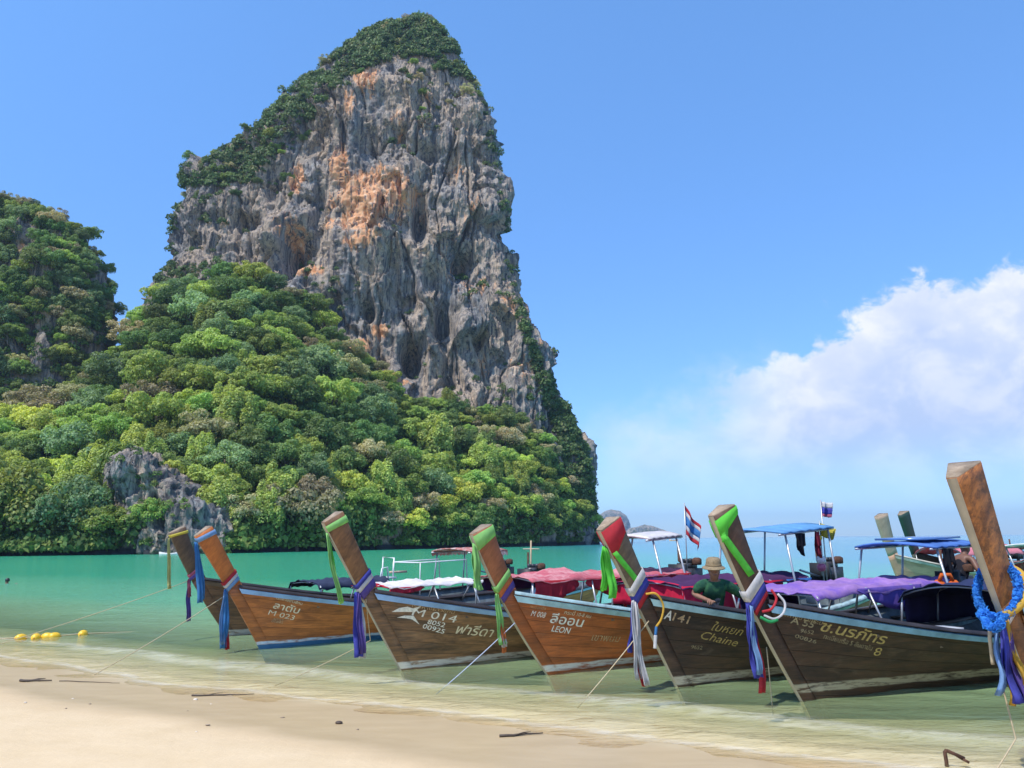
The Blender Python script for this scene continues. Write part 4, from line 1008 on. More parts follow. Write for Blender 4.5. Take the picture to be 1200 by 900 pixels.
BOATS = []
W1 = wood('timber_umber', (0.21, 0.10, 0.05), (0.13, 0.065, 0.038), band=(0.02, 0.13, (0.42, 0.38, 0.32)))
BOATS.append(dict(base=(-5.89, 16.55), heading=45, hull=dict(L=9.2, zj=1.18, stem=((0, 0), (-.86, 1.22), (-1.33, 2.08))), wood=W1, post_wood=wood('post_umber', (0.14, 0.085, 0.05), (0.09, 0.055, 0.035), up=True), gunwale=gun_dark, rail_mat=wood('rail_umber', (0.16, 0.10, 0.06), (0.1, 0.06, 0.04)), strip=False,
  label='dark brown longtail boat with yellow ribbon, farthest from the garlanded prow',
  canopy=dict(x0=1.7, x1=3.6, w=0.66, ze=1.00, zc=1.08, mat=('navy_tarpaulin', (0.045, 0.055, 0.10)), ribs=3, valance=0.12, nose=0.05),
  roof=dict(x0=6.0, x1=7.3, z0=1.60, z1=1.62, w=0.8, m=cloth('red_white_awning', (0.55, 0.20, 0.17), (0.62, 0.50, 0.46), 6.0), scallop=0.14), engine=(7.9, 1.0)))
W2 = wood('timber_chestnut', (0.52, 0.165, 0.042), (0.29, 0.09, 0.028), stain=(0.085, 0.036, 0.017), stainf=0.55, bottom=(0.085, (0.035, 0.13, 0.26)), band=(0.085, 0.135, (0.50, 0.58, 0.66)))
BOATS.append(dict(base=(-4.59, 14.58), heading=45, hull=dict(L=8.8, zj=1.12, stem=((0, 0), (-.69, 1.09), (-1.32, 2.0))), wood=W2, post_wood=wood('post_chestnut', (0.56, 0.17, 0.035), (0.40, 0.11, 0.025), stainf=0.25, up=True), gunwale=gun_dark, rail_mat=rail_blue2, strip=False,
  label='chestnut brown longtail boat marked M023 with blue painted bottom',
  canopy=dict(x0=2.35, x1=5.7, w=0.68, ze=1.00, zc=1.08, mat=('white_tarpaulin', (0.80, 0.74, 0.72)), ribs=4, nose=0.04, tail=0.22, valance=0.03, front=[(('crimson_cloth', (0.62, 0.03, 0.06)), 0.02, 0.0)], curtains=[(0.0, 0.26, 0.10, 0.05, 0.05, ('crimson_cloth', (0.62, 0.03, 0.06)), -1), (0.72, 1.0, 0.14, 0.14, 0.06, ('crimson_cloth', (0.62, 0.03, 0.06)), -1)]), engine=(7.2, 0.95),
  text=[dict(body='ลาตับ', x=0.112, z=0.724, rot=-15.3, w=0.481, h=0.096, m=let_cream, bold=0.006, shear=0), dict(body='M 023', x=0.053, z=0.614, rot=-15.9, w=0.484, h=0.085, m=let_cream, bold=0.0, shear=0), dict(body='6957', x=0.164, z=0.514, rot=-13.4, w=0.184, h=0.035, m=let_tan, bold=0, shear=0), dict(body='00885', x=0.134, z=0.47, rot=-10.4, w=0.209, h=0.039, m=let_tan, bold=0, shear=0), dict(body='เรือหางยาว8คน', x=0.139, z=0.885, rot=-15.7, w=0.483, h=0.042, m=let_cream, bold=0, shear=0)]))
W3 = wood('timber_driftwood', (0.31, 0.155, 0.07), (0.14, 0.08, 0.045), stain=(0.03, 0.024, 0.018), stainf=0.8, band=(0.02, 0.115, (0.62, 0.58, 0.50)))
BOATS.append(dict(base=(-1.71, 12.18), heading=50, hull=dict(L=8.6, zj=1.17, stem=((0, 0), (-.76, 1.21), (-1.35, 2.16))), wood=W3, post_wood=wood('post_brown', (0.32, 0.15, 0.06), (0.17, 0.08, 0.038), stainf=0.6, up=True), gunwale=gun_dark, rail_mat=rail_blue2,
  label='weathered grey-brown longtail boat marked M 014 with bird emblem',
  canopy=dict(x0=1.95, x1=6.1, w=0.78, ze=1.25, zc=1.31, mat=('faded_pink_tarpaulin', (0.62, 0.15, 0.18), (0.68, 0.32, 0.32), 2.5), ribs=4, peak=(0.27, 0.10), valance=0.05,
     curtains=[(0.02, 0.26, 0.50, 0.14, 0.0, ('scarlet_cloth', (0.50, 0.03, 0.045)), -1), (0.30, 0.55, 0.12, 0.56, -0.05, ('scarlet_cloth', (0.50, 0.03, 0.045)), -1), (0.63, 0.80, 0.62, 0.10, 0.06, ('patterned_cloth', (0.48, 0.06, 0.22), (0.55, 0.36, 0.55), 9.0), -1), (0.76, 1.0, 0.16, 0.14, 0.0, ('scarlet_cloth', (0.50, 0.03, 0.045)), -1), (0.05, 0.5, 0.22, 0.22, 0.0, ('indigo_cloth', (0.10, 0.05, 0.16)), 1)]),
  roof=dict(x0=5.1, x1=6.1, z0=1.88, z1=1.95, w=0.6, m=plain('grey_sheet_roof', (0.55, 0.50, 0.47), 0.5)), engine=(7.0, 1.12),
  text=[dict(body='M 014', x=0.058, z=0.801, rot=-12, w=0.699, h=0.107, m=let_white, bold=0.0, shear=0), dict(body='8052', x=0.31, z=0.663, rot=-14.5, w=0.286, h=0.067, m=let_white, bold=0.004, shear=0), dict(body='00925', x=0.248, z=0.603, rot=-17.4, w=0.369, h=0.067, m=let_white, bold=0.004, shear=0), dict(body='ฟารีดา', x=0.784, z=0.49, rot=-8.6, w=0.619, h=0.117, m=let_cream, bold=0.004, shear=0.15), dict(body='เรือหางยาว8คน', x=0.04, z=0.918, rot=-11.3, w=0.661, h=0.045, m=let_tan, bold=0, shear=0)]))
W4 = wood('timber_mahogany', (0.52, 0.135, 0.035), (0.31, 0.085, 0.028), stain=(0.13, 0.05, 0.02), stainf=0.6, band=(0.035, 0.125, (0.66, 0.62, 0.56)))
BOATS.append(dict(base=(0.46, 11.69), heading=51, hull=dict(L=8.6, zj=1.16, stem=((0, 0), (-.88, 1.17), (-1.34, 1.97))), wood=W4, post_wood=wood('post_mahogany', (0.36, 0.12, 0.05), (0.25, 0.085, 0.035), stainf=0.35, up=True), gunwale=gun_teal, rail_mat=rail_teal,
  label='reddish mahogany longtail boat lettered LEON with pale teal gunwale',
  canopy=dict(x0=2.15, x1=5.9, w=0.78, ze=1.17, zc=1.25, mat=('plum_tarpaulin', (0.085, 0.030, 0.10)), ribs=4, nose=0.04, valance=0.06, curtains=[(0.0, 0.75, 0.48, 0.48, 0.02, ('red_cloth', (0.62, 0.02, 0.06)), -1), (0.78, 1.0, 0.3, 0.3, 0.0, ('blue_tarpaulin', (0.05, 0.17, 0.48)), -1)], front=[(('red_cloth', (0.62, 0.02, 0.06)), 0.36, 0.02)]),
  roof=dict(x0=5.1, x1=6.9, z0=1.96, z1=2.08, w=0.75, m=cloth('light_blue_tarpaulin', (0.16, 0.38, 0.66))), engine=(7.9, 1.12),
  text=[dict(body='M 008', x=-0.374, z=0.839, rot=-10.4, w=0.218, h=0.075, m=let_white, bold=0.0, shear=0.1), dict(body='ลีออน', x=-0.078, z=0.733, rot=-10, w=0.525, h=0.108, m=let_white, bold=0.006, shear=0), dict(body='LEON', x=-0.029, z=0.607, rot=-10.5, w=0.297, h=0.083, m=let_white, bold=0.005, shear=0.1), dict(body='กระบี่', x=0.115, z=0.845, rot=-10.7, w=0.165, h=0.042, m=let_cream, bold=0, shear=0), dict(body='10-8 คน', x=0.315, z=0.807, rot=-10.7, w=0.225, h=0.042, m=let_cream, bold=0, shear=0), dict(body='ทะเบียนเรือ', x=-0.403, z=0.95, rot=-9.7, w=0.235, h=0.034, m=let_tan, bold=0, shear=0), dict(body='เขาพนม', x=0.645, z=0.437, rot=-6.6, w=0.473, h=0.085, m=let_tan, bold=0, shear=0)]))
W5 = wood('timber_soot', (0.078, 0.040, 0.028), (0.040, 0.025, 0.020), stain=(0.020, 0.018, 0.016), stainf=0.7, band=(0.03, 0.135, (0.42, 0.38, 0.30)))
BOATS.append(dict(base=(2.10, 10.62), heading=55, hull=dict(L=8.6, zj=1.17, stem=((0, 0), (-.74, 1.21), (-1.25, 2.0))), wood=W5, post_wood=wood('post_grey', (0.20, 0.14, 0.085), (0.11, 0.08, 0.055), stainf=0.7, up=True), gunwale=gun_dark, rail_mat=rail_teal,
  label='dark brown longtail boat marked A141 with a man aboard',
  canopy=dict(x0=2.15, x1=6.1, w=0.70, ze=1.15, zc=1.20, mat=('lavender_tarpaulin', (0.40, 0.22, 0.50), (0.24, 0.13, 0.46), 1.6), ribs=4, valance=0.10, nose=0.10,
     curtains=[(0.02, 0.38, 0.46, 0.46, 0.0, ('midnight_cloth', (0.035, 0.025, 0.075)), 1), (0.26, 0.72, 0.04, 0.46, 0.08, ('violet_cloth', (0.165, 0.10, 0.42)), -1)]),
  roof=dict(x0=5.5, x1=7.2, z0=1.70, z1=1.74, w=0.72, m=cloth('royal_blue_tarpaulin', (0.10, 0.22, 0.55)), solar=True), engine=(7.6, 1.0),
  text=[dict(body='A', x=-0.278, z=0.883, rot=-17.2, w=0.107, h=0.114, m=let_white, bold=0.01, shear=0), dict(body='141', x=-0.159, z=0.856, rot=-14, w=0.229, h=0.098, m=let_tan, bold=0.004, shear=0), dict(body='ใบหยก', x=0.408, z=0.707, rot=-12.1, w=0.476, h=0.085, m=let_gold, bold=0, shear=0.25), dict(body='Chaine', x=0.274, z=0.604, rot=-13.6, w=0.586, h=0.1, m=let_gold, bold=0, shear=0.25), dict(body='9652', x=0.16, z=0.478, rot=-7.1, w=0.17, h=0.047, m=let_faded, bold=0, shear=0)]))
W6 = wood('timber_black_brown', (0.085, 0.040, 0.025), (0.042, 0.024, 0.018), stain=(0.020, 0.016, 0.014), stainf=0.7, band=(0.10, 0.20, (0.36, 0.32, 0.23)))
BOATS.append(dict(base=(3.37, 9.65), heading=59, hull=dict(L=8.6, zj=1.16, stem=((0, 0), (-.80, 1.21), (-1.29, 2.14))), wood=W6, post_wood=wood('post_dark', (0.105, 0.052, 0.032), (0.065, 0.036, 0.025), stainf=0.5, up=True), gunwale=gun_dark, rail_mat=rail_blue,
  label='blackish brown longtail boat marked A 55 in gold lettering',
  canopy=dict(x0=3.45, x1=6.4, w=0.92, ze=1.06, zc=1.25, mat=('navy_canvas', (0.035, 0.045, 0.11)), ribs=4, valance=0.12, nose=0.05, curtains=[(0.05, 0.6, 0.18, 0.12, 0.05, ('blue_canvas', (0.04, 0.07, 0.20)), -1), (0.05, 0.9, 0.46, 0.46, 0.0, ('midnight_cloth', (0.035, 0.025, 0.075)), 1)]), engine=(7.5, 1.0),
  text=[dict(body='A 55', x=-0.258, z=0.915, rot=-12.8, w=0.302, h=0.073, m=let_faded, bold=0.007, shear=0), dict(body='ช.นรภัทร', x=0.129, z=0.815, rot=-12.8, w=0.908, h=0.1, m=let_gold, bold=0.006, shear=0.12), dict(body='ทะเบียนเรือ 5 อันดามัน', x=0.19, z=0.72, rot=-14.2, w=0.701, h=0.045, m=let_faded, bold=0, shear=0), dict(body='9652', x=-0.117, z=0.802, rot=-9.5, w=0.173, h=0.042, m=let_faded, bold=0, shear=0), dict(body='00826', x=-0.177, z=0.745, rot=-16.3, w=0.294, h=0.042, m=let_faded, bold=0, shear=0), dict(body='เรือหางยาวกระบี่', x=-0.42, z=1.02, rot=-14.5, w=0.578, h=0.045, m=let_faded, bold=0, shear=0), dict(body='8', x=0.91, z=0.488, rot=-6.9, w=0.1, h=0.097, m=let_gold, bold=0, shear=0)]))
W7 = wood('timber_rust_orange', (0.40, 0.16, 0.045), (0.24, 0.095, 0.035), stain=(0.07, 0.035, 0.02), stainf=0.7, dots=0.5)
BOATS.append(dict(base=(4.64, 7.16), heading=53, hull=dict(L=8.6, zj=1.36, zmid=0.7, stem=((0, 0), (-.80, 1.41), (-1.30, 2.36))), wood=W7, post_wood=wood('post_rust_orange', (0.46, 0.17, 0.04), (0.24, 0.085, 0.03), stain=(0.06, 0.03, 0.018), stainf=0.7, dots=0.75, up=True), gunwale=gun_dark, rail_mat=rail_blue, post=1.02,
  label='orange-brown longtail boat whose prow wears a fluffy blue garland'))
# boats further out
BOATS.append(dict(base=(13.6, 28.0), heading=62, hull=dict(L=8.2, zj=1.25, stem=((0, 0), (-.55, 1.25), (-1.0, 2.55))), wood=wood('timber_bleached', (0.56, 0.32, 0.19), (0.44, 0.25, 0.15), stainf=0.2), post_wood=wood('post_bleached', (0.48, 0.34, 0.24), (0.38, 0.27, 0.19), stainf=0.2, up=True), gunwale=wood('gunwale_bleached', (0.55, 0.48, 0.38), (0.45, 0.38, 0.3)), rail_mat=wood('rail_bleached', (0.55, 0.48, 0.38), (0.45, 0.38, 0.3)), strip=False, detail=False, post=1.45,
  label='bleached beige longtail boat with pink canopy behind the blue-roofed boat', canopy=dict(x0=2.2, x1=6.0, w=0.95, ze=1.25, zc=1.55, mat=('rose_tarpaulin', (0.72, 0.24, 0.28)), ribs=3), engine=(7.2, 1.1)))
BOATS.append(dict(base=(15.5, 30.2), heading=55, hull=dict(L=8.2, zj=1.25, stem=((0, 0), (-.6, 1.25), (-1.2, 2.65))), wood=wood('timber_olive', (0.09, 0.10, 0.06), (0.06, 0.06, 0.045)), post_wood=plain('dark_green_post_paint', (0.02, 0.05, 0.035), 0.5), gunwale=gun_dark, rail_mat=gun_dark, strip=False, detail=False, post=1.45,
  label='dark green longtail boat behind the bleached beige one', canopy=dict(x0=2.2, x1=6.0, w=0.95, ze=1.2, zc=1.4, mat=('rose_tarpaulin', (0.72, 0.24, 0.28)), ribs=3)))
BOATS.append(dict(base=(12.5, 20.0), heading=66, hull=dict(L=8.6, zj=0.92, stem=((0, 0), (-.5, .9), (-.75, 1.3))), wood=wood('timber_green_black', (0.04, 0.06, 0.055), (0.03, 0.04, 0.04), stainf=0.3), post_wood=wood('post_black', (0.06, 0.05, 0.045), (0.04, 0.035, 0.03), up=True), gunwale=plain('sea_green_paint', (0.10, 0.30, 0.26), 0.5), rail_mat=plain('sea_green_paint', (0.10, 0.30, 0.26), 0.5), strip=False, detail=False, post=1.45,
  label='green-black longtail boat with red and white canopies behind the garlanded prow', canopy=dict(x0=1.2, x1=6.0, w=0.95, ze=1.12, zc=1.26, mat=('raspberry_tarpaulin', (0.60, 0.08, 0.13), (0.70, 0.35, 0.33), 3.0), ribs=4, valance=0.28), roof=dict(x0=1.0, x1=4.5, z0=1.58, z1=1.60, w=0.9, m=plain('white_sheet_roof', (0.72, 0.68, 0.66), 0.5))))
for s_ in BOATS: make_boat(s_)
# bird emblem on the driftwood-coloured boat
def hull_patch(sp, polys, m, off=0.011):
    mb = MB()
    for poly in polys:
        a = np.array(poly, float); q, t = sp['H'].at(a[:, 0], a[:, 1]); P = sp['H'].pt(q, t, -1, off); mb.add(P, [tuple(range(len(P)))])
    return mb.build('emblem', m, sp['hull_obj'])
B1, B2, B3, B4, B5, B6, B7 = BOATS[:7]
def curtain_text(sp, body, x, z, size, m):
    me = text_mesh(body, size, m); n = len(me.vertices); co = np.zeros(n * 3, np.float32); me.vertices.foreach_get('co', co); co = co.reshape(-1, 3)
    me.vertices.foreach_set('co', np.stack([x + co[:, 0], np.full(n, -0.745), z + co[:, 1]], 1).astype(np.float32).ravel()); me.update()
    cn = [c_ for c_ in sp['root'].children if c_.name.startswith('canopy') and c_.children][0]; return link('lettering', me, cn)
let_lilac = plain('lilac_lettering_paint', (0.45, 0.40, 0.68), 0.6)
curtain_text(B5, 'SB', 4.55, 0.86, 0.17, let_lilac); curtain_text(B5, 'พรรณี', 4.35, 0.74, 0.17, let_lilac)
hull_patch(B3, [[(-0.24, 0.86), (-0.14, 0.915), (-0.02, 0.93), (0.06, 0.90)], [(-0.24, 0.86), (0.06, 0.90), (0.10, 0.845), (-0.08, 0.855)], [(0.06, 0.90), (0.17, 0.93), (0.10, 0.845)], [(-0.15, 0.775), (-0.04, 0.80), (0.09, 0.79), (0.0, 0.755)], [(0.0, 0.755), (0.09, 0.79), (0.20, 0.655), (0.08, 0.735)]], let_white)

# pipe frame and T mast at the back of the umber boat; grab rail on the black-brown one
rt = B1['root']
def pipe(root, name, pts, r=0.018, m=m_white): return MB().tube(pts, r, 6).build(name, m, root)
for yy in (-0.55, 0.55):
    pipe(rt, 'pipe_frame', [(4.55, yy, 0.6), (4.55, yy, 1.36), (6.05, yy, 1.40), (6.1, yy, 0.6)])
pipe(rt, 'pipe_frame', [(4.55, -0.55, 1.36), (4.55, 0.55, 1.36)])
pipe(rt, 'chair_frame', [(3.55, -0.3, 0.98), (3.6, -0.3, 1.25), (3.75, -0.3, 1.28), (3.8, -0.3, 0.9)]); pipe(rt, 'chair_frame', [(4.0, -0.2, 1.0), (4.02, -0.2, 1.48), (4.02, 0.25, 1.5), (4.0, 0.25, 1.0)])
MB().box((3.8, 0, 1.02), (0.5, 0.55, 0.04)).build('seat_board', m_white, rt); MB().box((4.3, 0, 1.14), (0.5, 0.06, 0.05)).build('seat_board', plain('tan_board', (0.55, 0.40, 0.28), 0.6), rt)
pipe(rt, 'mast', [(9.0, 0, 0.4), (9.05, 0, 1.86)], 0.025, plain('mast_wood', (0.42, 0.30, 0.18), 0.7)); pipe(rt, 'mast_crossbar', [(9.05, -0.32, 1.62), (9.05, 0.32, 1.62)], 0.02, m_strip)
pipe(B6['root'], 'grab_rail', [(4.05, -0.90, 0.55), (4.05, -0.98, 0.70), (4.2, -1.0, 0.76), (4.6, -1.0, 0.76), (4.72, -0.98, 0.70), (4.72, -0.90, 0.55)], 0.02, m_steel)
for xq in (2.3, 3.4, 4.5): MB().lathe([(0.10, 0), (0.12, 0.05), (0.12, 0.22), (0.09, 0.26)], (xq, 0.35, 0.30), 10).build('bucket', plain('teal_plastic', (0.08, 0.30, 0.28), 0.4), B4['root'])

# ------------------------------------------------------------------ ribbons and garlands on the prows
C_ = {'yellow': (0.72, 0.62, 0.06), 'blue': (0.05, 0.27, 0.62), 'royal': (0.075, 0.085, 0.50), 'violet': (0.16, 0.10, 0.42), 'white': (0.74, 0.72, 0.72), 'red': (0.66, 0.03, 0.05), 'green': (0.16, 0.62, 0.06), 'pale_green': (0.33, 0.72, 0.20), 'lime': (0.14, 0.78, 0.06), 'orange': (0.78, 0.22, 0.05), 'pink': (0.55, 0.13, 0.22), 'light_blue': (0.22, 0.42, 0.72), 'kelly': (0.03, 0.45, 0.14), 'azure': (0.01, 0.27, 0.80), 'pale_yellow': (0.70, 0.68, 0.25), 'gold': (0.80, 0.48, 0.03)}
def smooth(P, k=6):
    P = [Vector(p) for p in P]; Q = [P[0] * 2 - P[1]] + P + [P[-1] * 2 - P[-2]]; out = []
    for i in range(1, len(Q) - 2):
        a, b, c, d = Q[i - 1:i + 3]
        for j in range(k): u = j / k; out.append(0.5 * (2 * b + (c - a) * u + (2 * a - 5 * b + 4 * c - d) * u * u + (3 * b - a - 3 * c + d) * u ** 3))
    return out + [P[-1]]
def rib(c):
    v = C_[c]; g = sum(v) / 3; return cloth(c + '_ribbon', tuple(0.88 * x + 0.12 * g for x in v), None, None, 0.42)
def ribbon(sp, z, label, bands, tails=(), straps=(), loops=()):
    """tied ribbons on a prow post; z = height of the knot. bands (z0,z1,tilt0,tilt1,colour); tails (colour,length,width,dx,dy,z0); straps (z0,z1,a0,a1,width,colour)"""
    Hh = sp['H']; big = sp['big']; p0, T0, N0 = post_frame(Hh, z); k0 = p0 - N0 * 0.02
    root = empty('prow_ribbon', sp['M'] @ k0, sp['root'].rotation_euler.z); tag(root, label, 'ribbon', None)
    sh = lambda P: [Vector(p) - k0 for p in P]
    for n, (z0, z1, t0, t1, c) in enumerate(bands):
        g = 0.010 + 0.004 * n; a = post_ring(Hh, z0, g, big, t0); b = post_ring(Hh, z1, g, big, t1); m_ = [(x + y) / 2 + Vector((0, (0.008 if x.y > 0 else -0.008), 0)) for x, y in zip(a, b)]
        rows_ = [sh(a + [a[0]]), sh(m_ + [m_[0]]), sh(b + [b[0]])]; thick(MB().grid(rows_).build('band', rib(c), root, True), 0.003)
    for (c, ln, w, dx, dy, zz) in tails:
        pz, T, N = post_frame(Hh, zz); st = pz - N * 0.03 + Vector((0, dy * 0.4, 0)); rows_ = []; n = 12; ph = random.uniform(0, 6)
        for i in range(n):
            u = i / (n - 1); cpt = st + Vector((dx * u + 0.02 * math.sin(u * 4 + ph), dy * (0.4 + 0.6 * u) - dy * 0.4 + 0.035 * u * math.sin(u * 8 + ph * 2), -ln * u))
            ww = w * (0.55 + 0.45 * min(1, u * 2.2)); rows_.append([cpt + Vector((ww * (k / 6 - 0.5), 0.024 * math.sin(k * 2.1 + u * 3 + ph) * (0.6 + 0.5 * u), 0.006 * math.sin(k + ph))) for k in range(7)])
        thick(MB().grid([sh(r) for r in rows_]).build('tail', rib(c), root, True), 0.002)
    for (z0, z1, a0, a1, w, c) in straps:
        rows_ = []
        for i in range(9):
            u = i / 8; zz = z0 + (z1 - z0) * u; pz, T, N = post_frame(Hh, zz); wf, wb, d = post_dims(Hh, zz, big); aa = (a0 + (a1 - a0) * u)
            row = []
            for k in (-1, 1):
                ac = aa * d + k * w / 2; yy = -(wf + (wb - wf) * max(0, min(1.1, ac / d))) - 0.012; row.append(pz + N * ac + Vector((0, yy, 0)))
            rows_.append(row)
        thick(MB().grid([sh(r) for r in rows_]).build('strap', rib(c), root, True), 0.006)
    for (pts, r_, c) in loops: MB().tube(sh(smooth(pts)), r_ * 0.62, 8).build('loop', rib(c), root, True)
    return root

ribbon(B1, 2.0, 'yellow ribbon tied round the top of the dark umber prow', [(2.0, 2.05, -0.15, -0.15, 'yellow')], [('pale_yellow', 0.98, 0.07, 0.05, -0.02, 2.0)])
ribbon(B1, 1.2, 'purple and pink ribbon at the neck of the dark umber prow', [(1.16, 1.22, 0.2, 0.2, 'violet'), (1.22, 1.27, 0.2, 0.2, 'pink')], [('pink', 0.35, 0.07, 0.02, -0.03, 1.2), ('violet', 0.80, 0.09, 0.04, 0.01, 1.18)])
ribbon(B2, 1.92, 'blue ribbon tied round the top of the chestnut prow', [(1.90, 1.97, -0.1, -0.1, 'light_blue')], [('blue', 1.02, 0.10, 0.12, -0.03, 1.92), ('blue', 0.95, 0.08, 0.20, 0.03, 1.90)])
ribbon(B2, 1.12, 'blue, white and red ribbon at the neck of the chestnut prow', [(1.05, 1.11, 0.3, 0.3, 'light_blue'), (1.11, 1.16, 0.3, 0.3, 'white'), (1.16, 1.21, 0.3, 0.3, 'red')], [('blue', 0.98, 0.12, 0.04, -0.03, 1.08), ('red', 0.99, 0.07, 0.10, 0.04, 1.06), ('light_blue', 0.93, 0.09, 0.0, 0.0, 1.10)])
ribbon(B3, 2.06, 'thin green ribbon hanging from the top of the driftwood-brown prow', [(2.03, 2.11, -0.05, 0.0, 'pale_green')], [('pale_green', 1.0, 0.07, 0.26, -0.03, 2.03), ('lime', 0.96, 0.05, 0.30, 0.02, 2.02)])
ribbon(B3, 1.2, 'purple and white ribbon at the neck of the driftwood-brown prow', [(1.06, 1.16, 0.35, 0.35, 'violet'), (1.16, 1.22, 0.35, 0.35, 'white'), (1.22, 1.28, 0.35, 0.35, 'royal')], [('royal', 0.90, 0.15, 0.02, -0.04, 1.18), ('white', 0.92, 0.12, 0.14, 0.0, 1.16), ('violet', 0.84, 0.10, 0.06, -0.08, 1.16)])
ribbon(B4, 1.85, 'pale green cloth wrapped round the top of the mahogany prow', [(1.76, 1.95, 0.25, 0.05, 'pale_green')], [('pale_green', 0.62, 0.12, 0.10, -0.04, 1.86), ('pale_green', 0.55, 0.09, 0.06, 0.02, 1.82)])
ribbon(B4, 1.12, 'green, orange and purple ribbon at the neck of the mahogany prow', [(1.04, 1.12, 0.4, 0.4, 'violet'), (1.12, 1.19, 0.4, 0.4, 'orange'), (1.19, 1.27, 0.4, 0.4, 'pale_green')], [('pale_green', 0.68, 0.11, 0.05, -0.06, 1.18), ('white', 0.70, 0.08, 0.10, -0.01, 1.16), ('pale_green', 0.66, 0.09, 0.15, 0.03, 1.16), ('orange', 0.76, 0.06, 0.10, -0.03, 1.14)])
ribbon(B5, 1.9, 'red cloth wrapped round the top of the A141 prow with a green tail', [(1.66, 1.985, 0.75, 0.05, 'red')], [('lime', 0.62, 0.13, 0.10, 0.0, 1.80), ('lime', 0.55, 0.10, 0.02, 0.06, 1.82)], [(1.72, 1.22, 0.05, 0.55, 0.07, 'lime')])
ribbon(B5, 1.16, 'white, blue and red ribbon with yellow loop on the A141 prow', [(1.02, 1.10, 0.45, 0.45, 'red'), (1.09, 1.19, 0.45, 0.45, 'royal'), (1.19, 1.29, 0.45, 0.45, 'white')], [('white', 0.96, 0.11, 0.02, -0.04, 1.14), ('red', 1.02, 0.09, 0.10, -0.02, 1.12), ('royal', 0.62, 0.09, -0.02, 0.03, 1.12), ('white', 1.0, 0.08, 0.07, -0.08, 1.12)],
       loops=[([(-0.58, -0.10, 1.20), (-0.47, -0.17, 1.20), (-0.38, -0.20, 1.06), (-0.42, -0.20, 0.90), (-0.50, -0.18, 0.80)], 0.022, 'gold'), ([(-0.50, -0.18, 0.80), (-0.52, -0.18, 0.70)], 0.028, 'blue'), ([(-0.52, -0.18, 0.70), (-0.53, -0.18, 0.62), (-0.54, -0.18, 0.54)], 0.035, 'white')])
ribbon(B6, 2.05, 'bright green cloth wrapped round the top of the A 55 prow', [(1.90, 2.09, 0.55, 0.15, 'lime')], [], [(1.92, 1.40, 0.02, 0.55, 0.085, 'lime'), (2.02, 1.86, 0.3, 0.0, 0.09, 'lime')])
ribbon(B6, 1.16, 'white, blue, red and green ribbon at the neck of the A 55 prow', [(1.02, 1.08, 0.5, 0.5, 'red'), (1.08, 1.18, 0.45, 0.45, 'royal'), (1.18, 1.30, 0.4, 0.4, 'white')], [('royal', 0.80, 0.13, 0.02, -0.05, 1.16), ('royal', 0.76, 0.11, 0.08, 0.0, 1.16), ('red', 0.94, 0.10, 0.12, -0.02, 1.12), ('light_blue', 0.74, 0.07, 0.0, -0.09, 1.14)],
       loops=[([(-0.66, -0.11, 1.02), (-0.57, -0.18, 0.98), (-0.45, -0.21, 1.04), (-0.40, -0.20, 1.15), (-0.46, -0.16, 1.25)], 0.022, 'white'), ([(-0.70, -0.09, 1.0), (-0.62, -0.16, 0.95), (-0.54, -0.20, 0.97)], 0.028, 'kelly'), ([(-0.68, -0.11, 1.06), (-0.58, -0.16, 1.09), (-0.50, -0.17, 1.20), (-0.54, -0.14, 1.30)], 0.024, 'red')])
# the blue garland
Hh = B7['H']; zk = 1.40; p0, T0, N0 = post_frame(Hh, zk); gr = empty('flower_garland', B7['M'] @ p0, B7['root'].rotation_euler.z); tag(gr, 'fluffy blue garland ring round the orange-brown prow', 'garland')
def ruffle(path, r, n, c, name):
    rg_ = np.random.default_rng(5); path = [Vector(p) for p in path]; Cc = []; Nn = []
    for i in range(n):
        u = rg_.random() * (len(path) - 1); k = min(int(u), len(path) - 2); c0 = path[k].lerp(path[k + 1], u - k); t_ = (path[k + 1] - path[k]).normalized()
        d = Vector(rg_.normal(size=3)); d = (d - t_ * d.dot(t_)).normalized(); bl = 0.82 + 0.18 * math.sin(u * 9)
        Cc.append(c0 + d * r * bl); Nn.append(d + Vector(rg_.normal(size=3)) * 0.5)
    Cc = np.array([tuple(x) for x in Cc]); Nn = np.array([tuple(x.normalized()) for x in Nn]); V, Fq = quads_from(Cc, Nn, np.full(len(Cc), 0.022) * rg_.uniform(0.7, 1.3, len(Cc)), rg_)
    ob = link(name, np_mesh(name, V, Fq, rib(c)), gr); return ob
def ringpath(a, b, off, tilt, n=28, start=0.0, end=1.0):
    return [N0 * (off + a * math.cos(2 * math.pi * (start + (end - start) * i / n))) + Vector((0, b * math.sin(2 * math.pi * (start + (end - start) * i / n)), 0)) + T0 * (tilt * math.cos(2 * math.pi * (start + (end - start) * i / n))) for i in range(n + 1)]
rp = ringpath(0.185, 0.160, 0.09, 0.15); ruffle(rp, 0.032, 1700, 'azure', 'flower_ring'); MB().tube(rp, 0.024, 8).build('ring_core', rib('azure'), gr, True)
kn_ = [Vector((-0.10, 0.08, -0.12)), Vector((-0.13, 0.02, -0.24)), Vector((-0.13, -0.06, -0.24)), Vector((-0.11, -0.10, -0.13))]; ruffle(kn_, 0.034, 420, 'azure', 'flower_knot'); MB().tube(kn_, 0.03, 8).build('knot_core', rib('azure'), gr, True)
MB().tube([p + T0 * -0.03 + N0 * 0.03 for p in ringpath(0.22, 0.20, 0.10, 0.10, 16, 0.55, 0.95)], 0.03, 8).build('yellow_band', rib('gold'), gr, True)
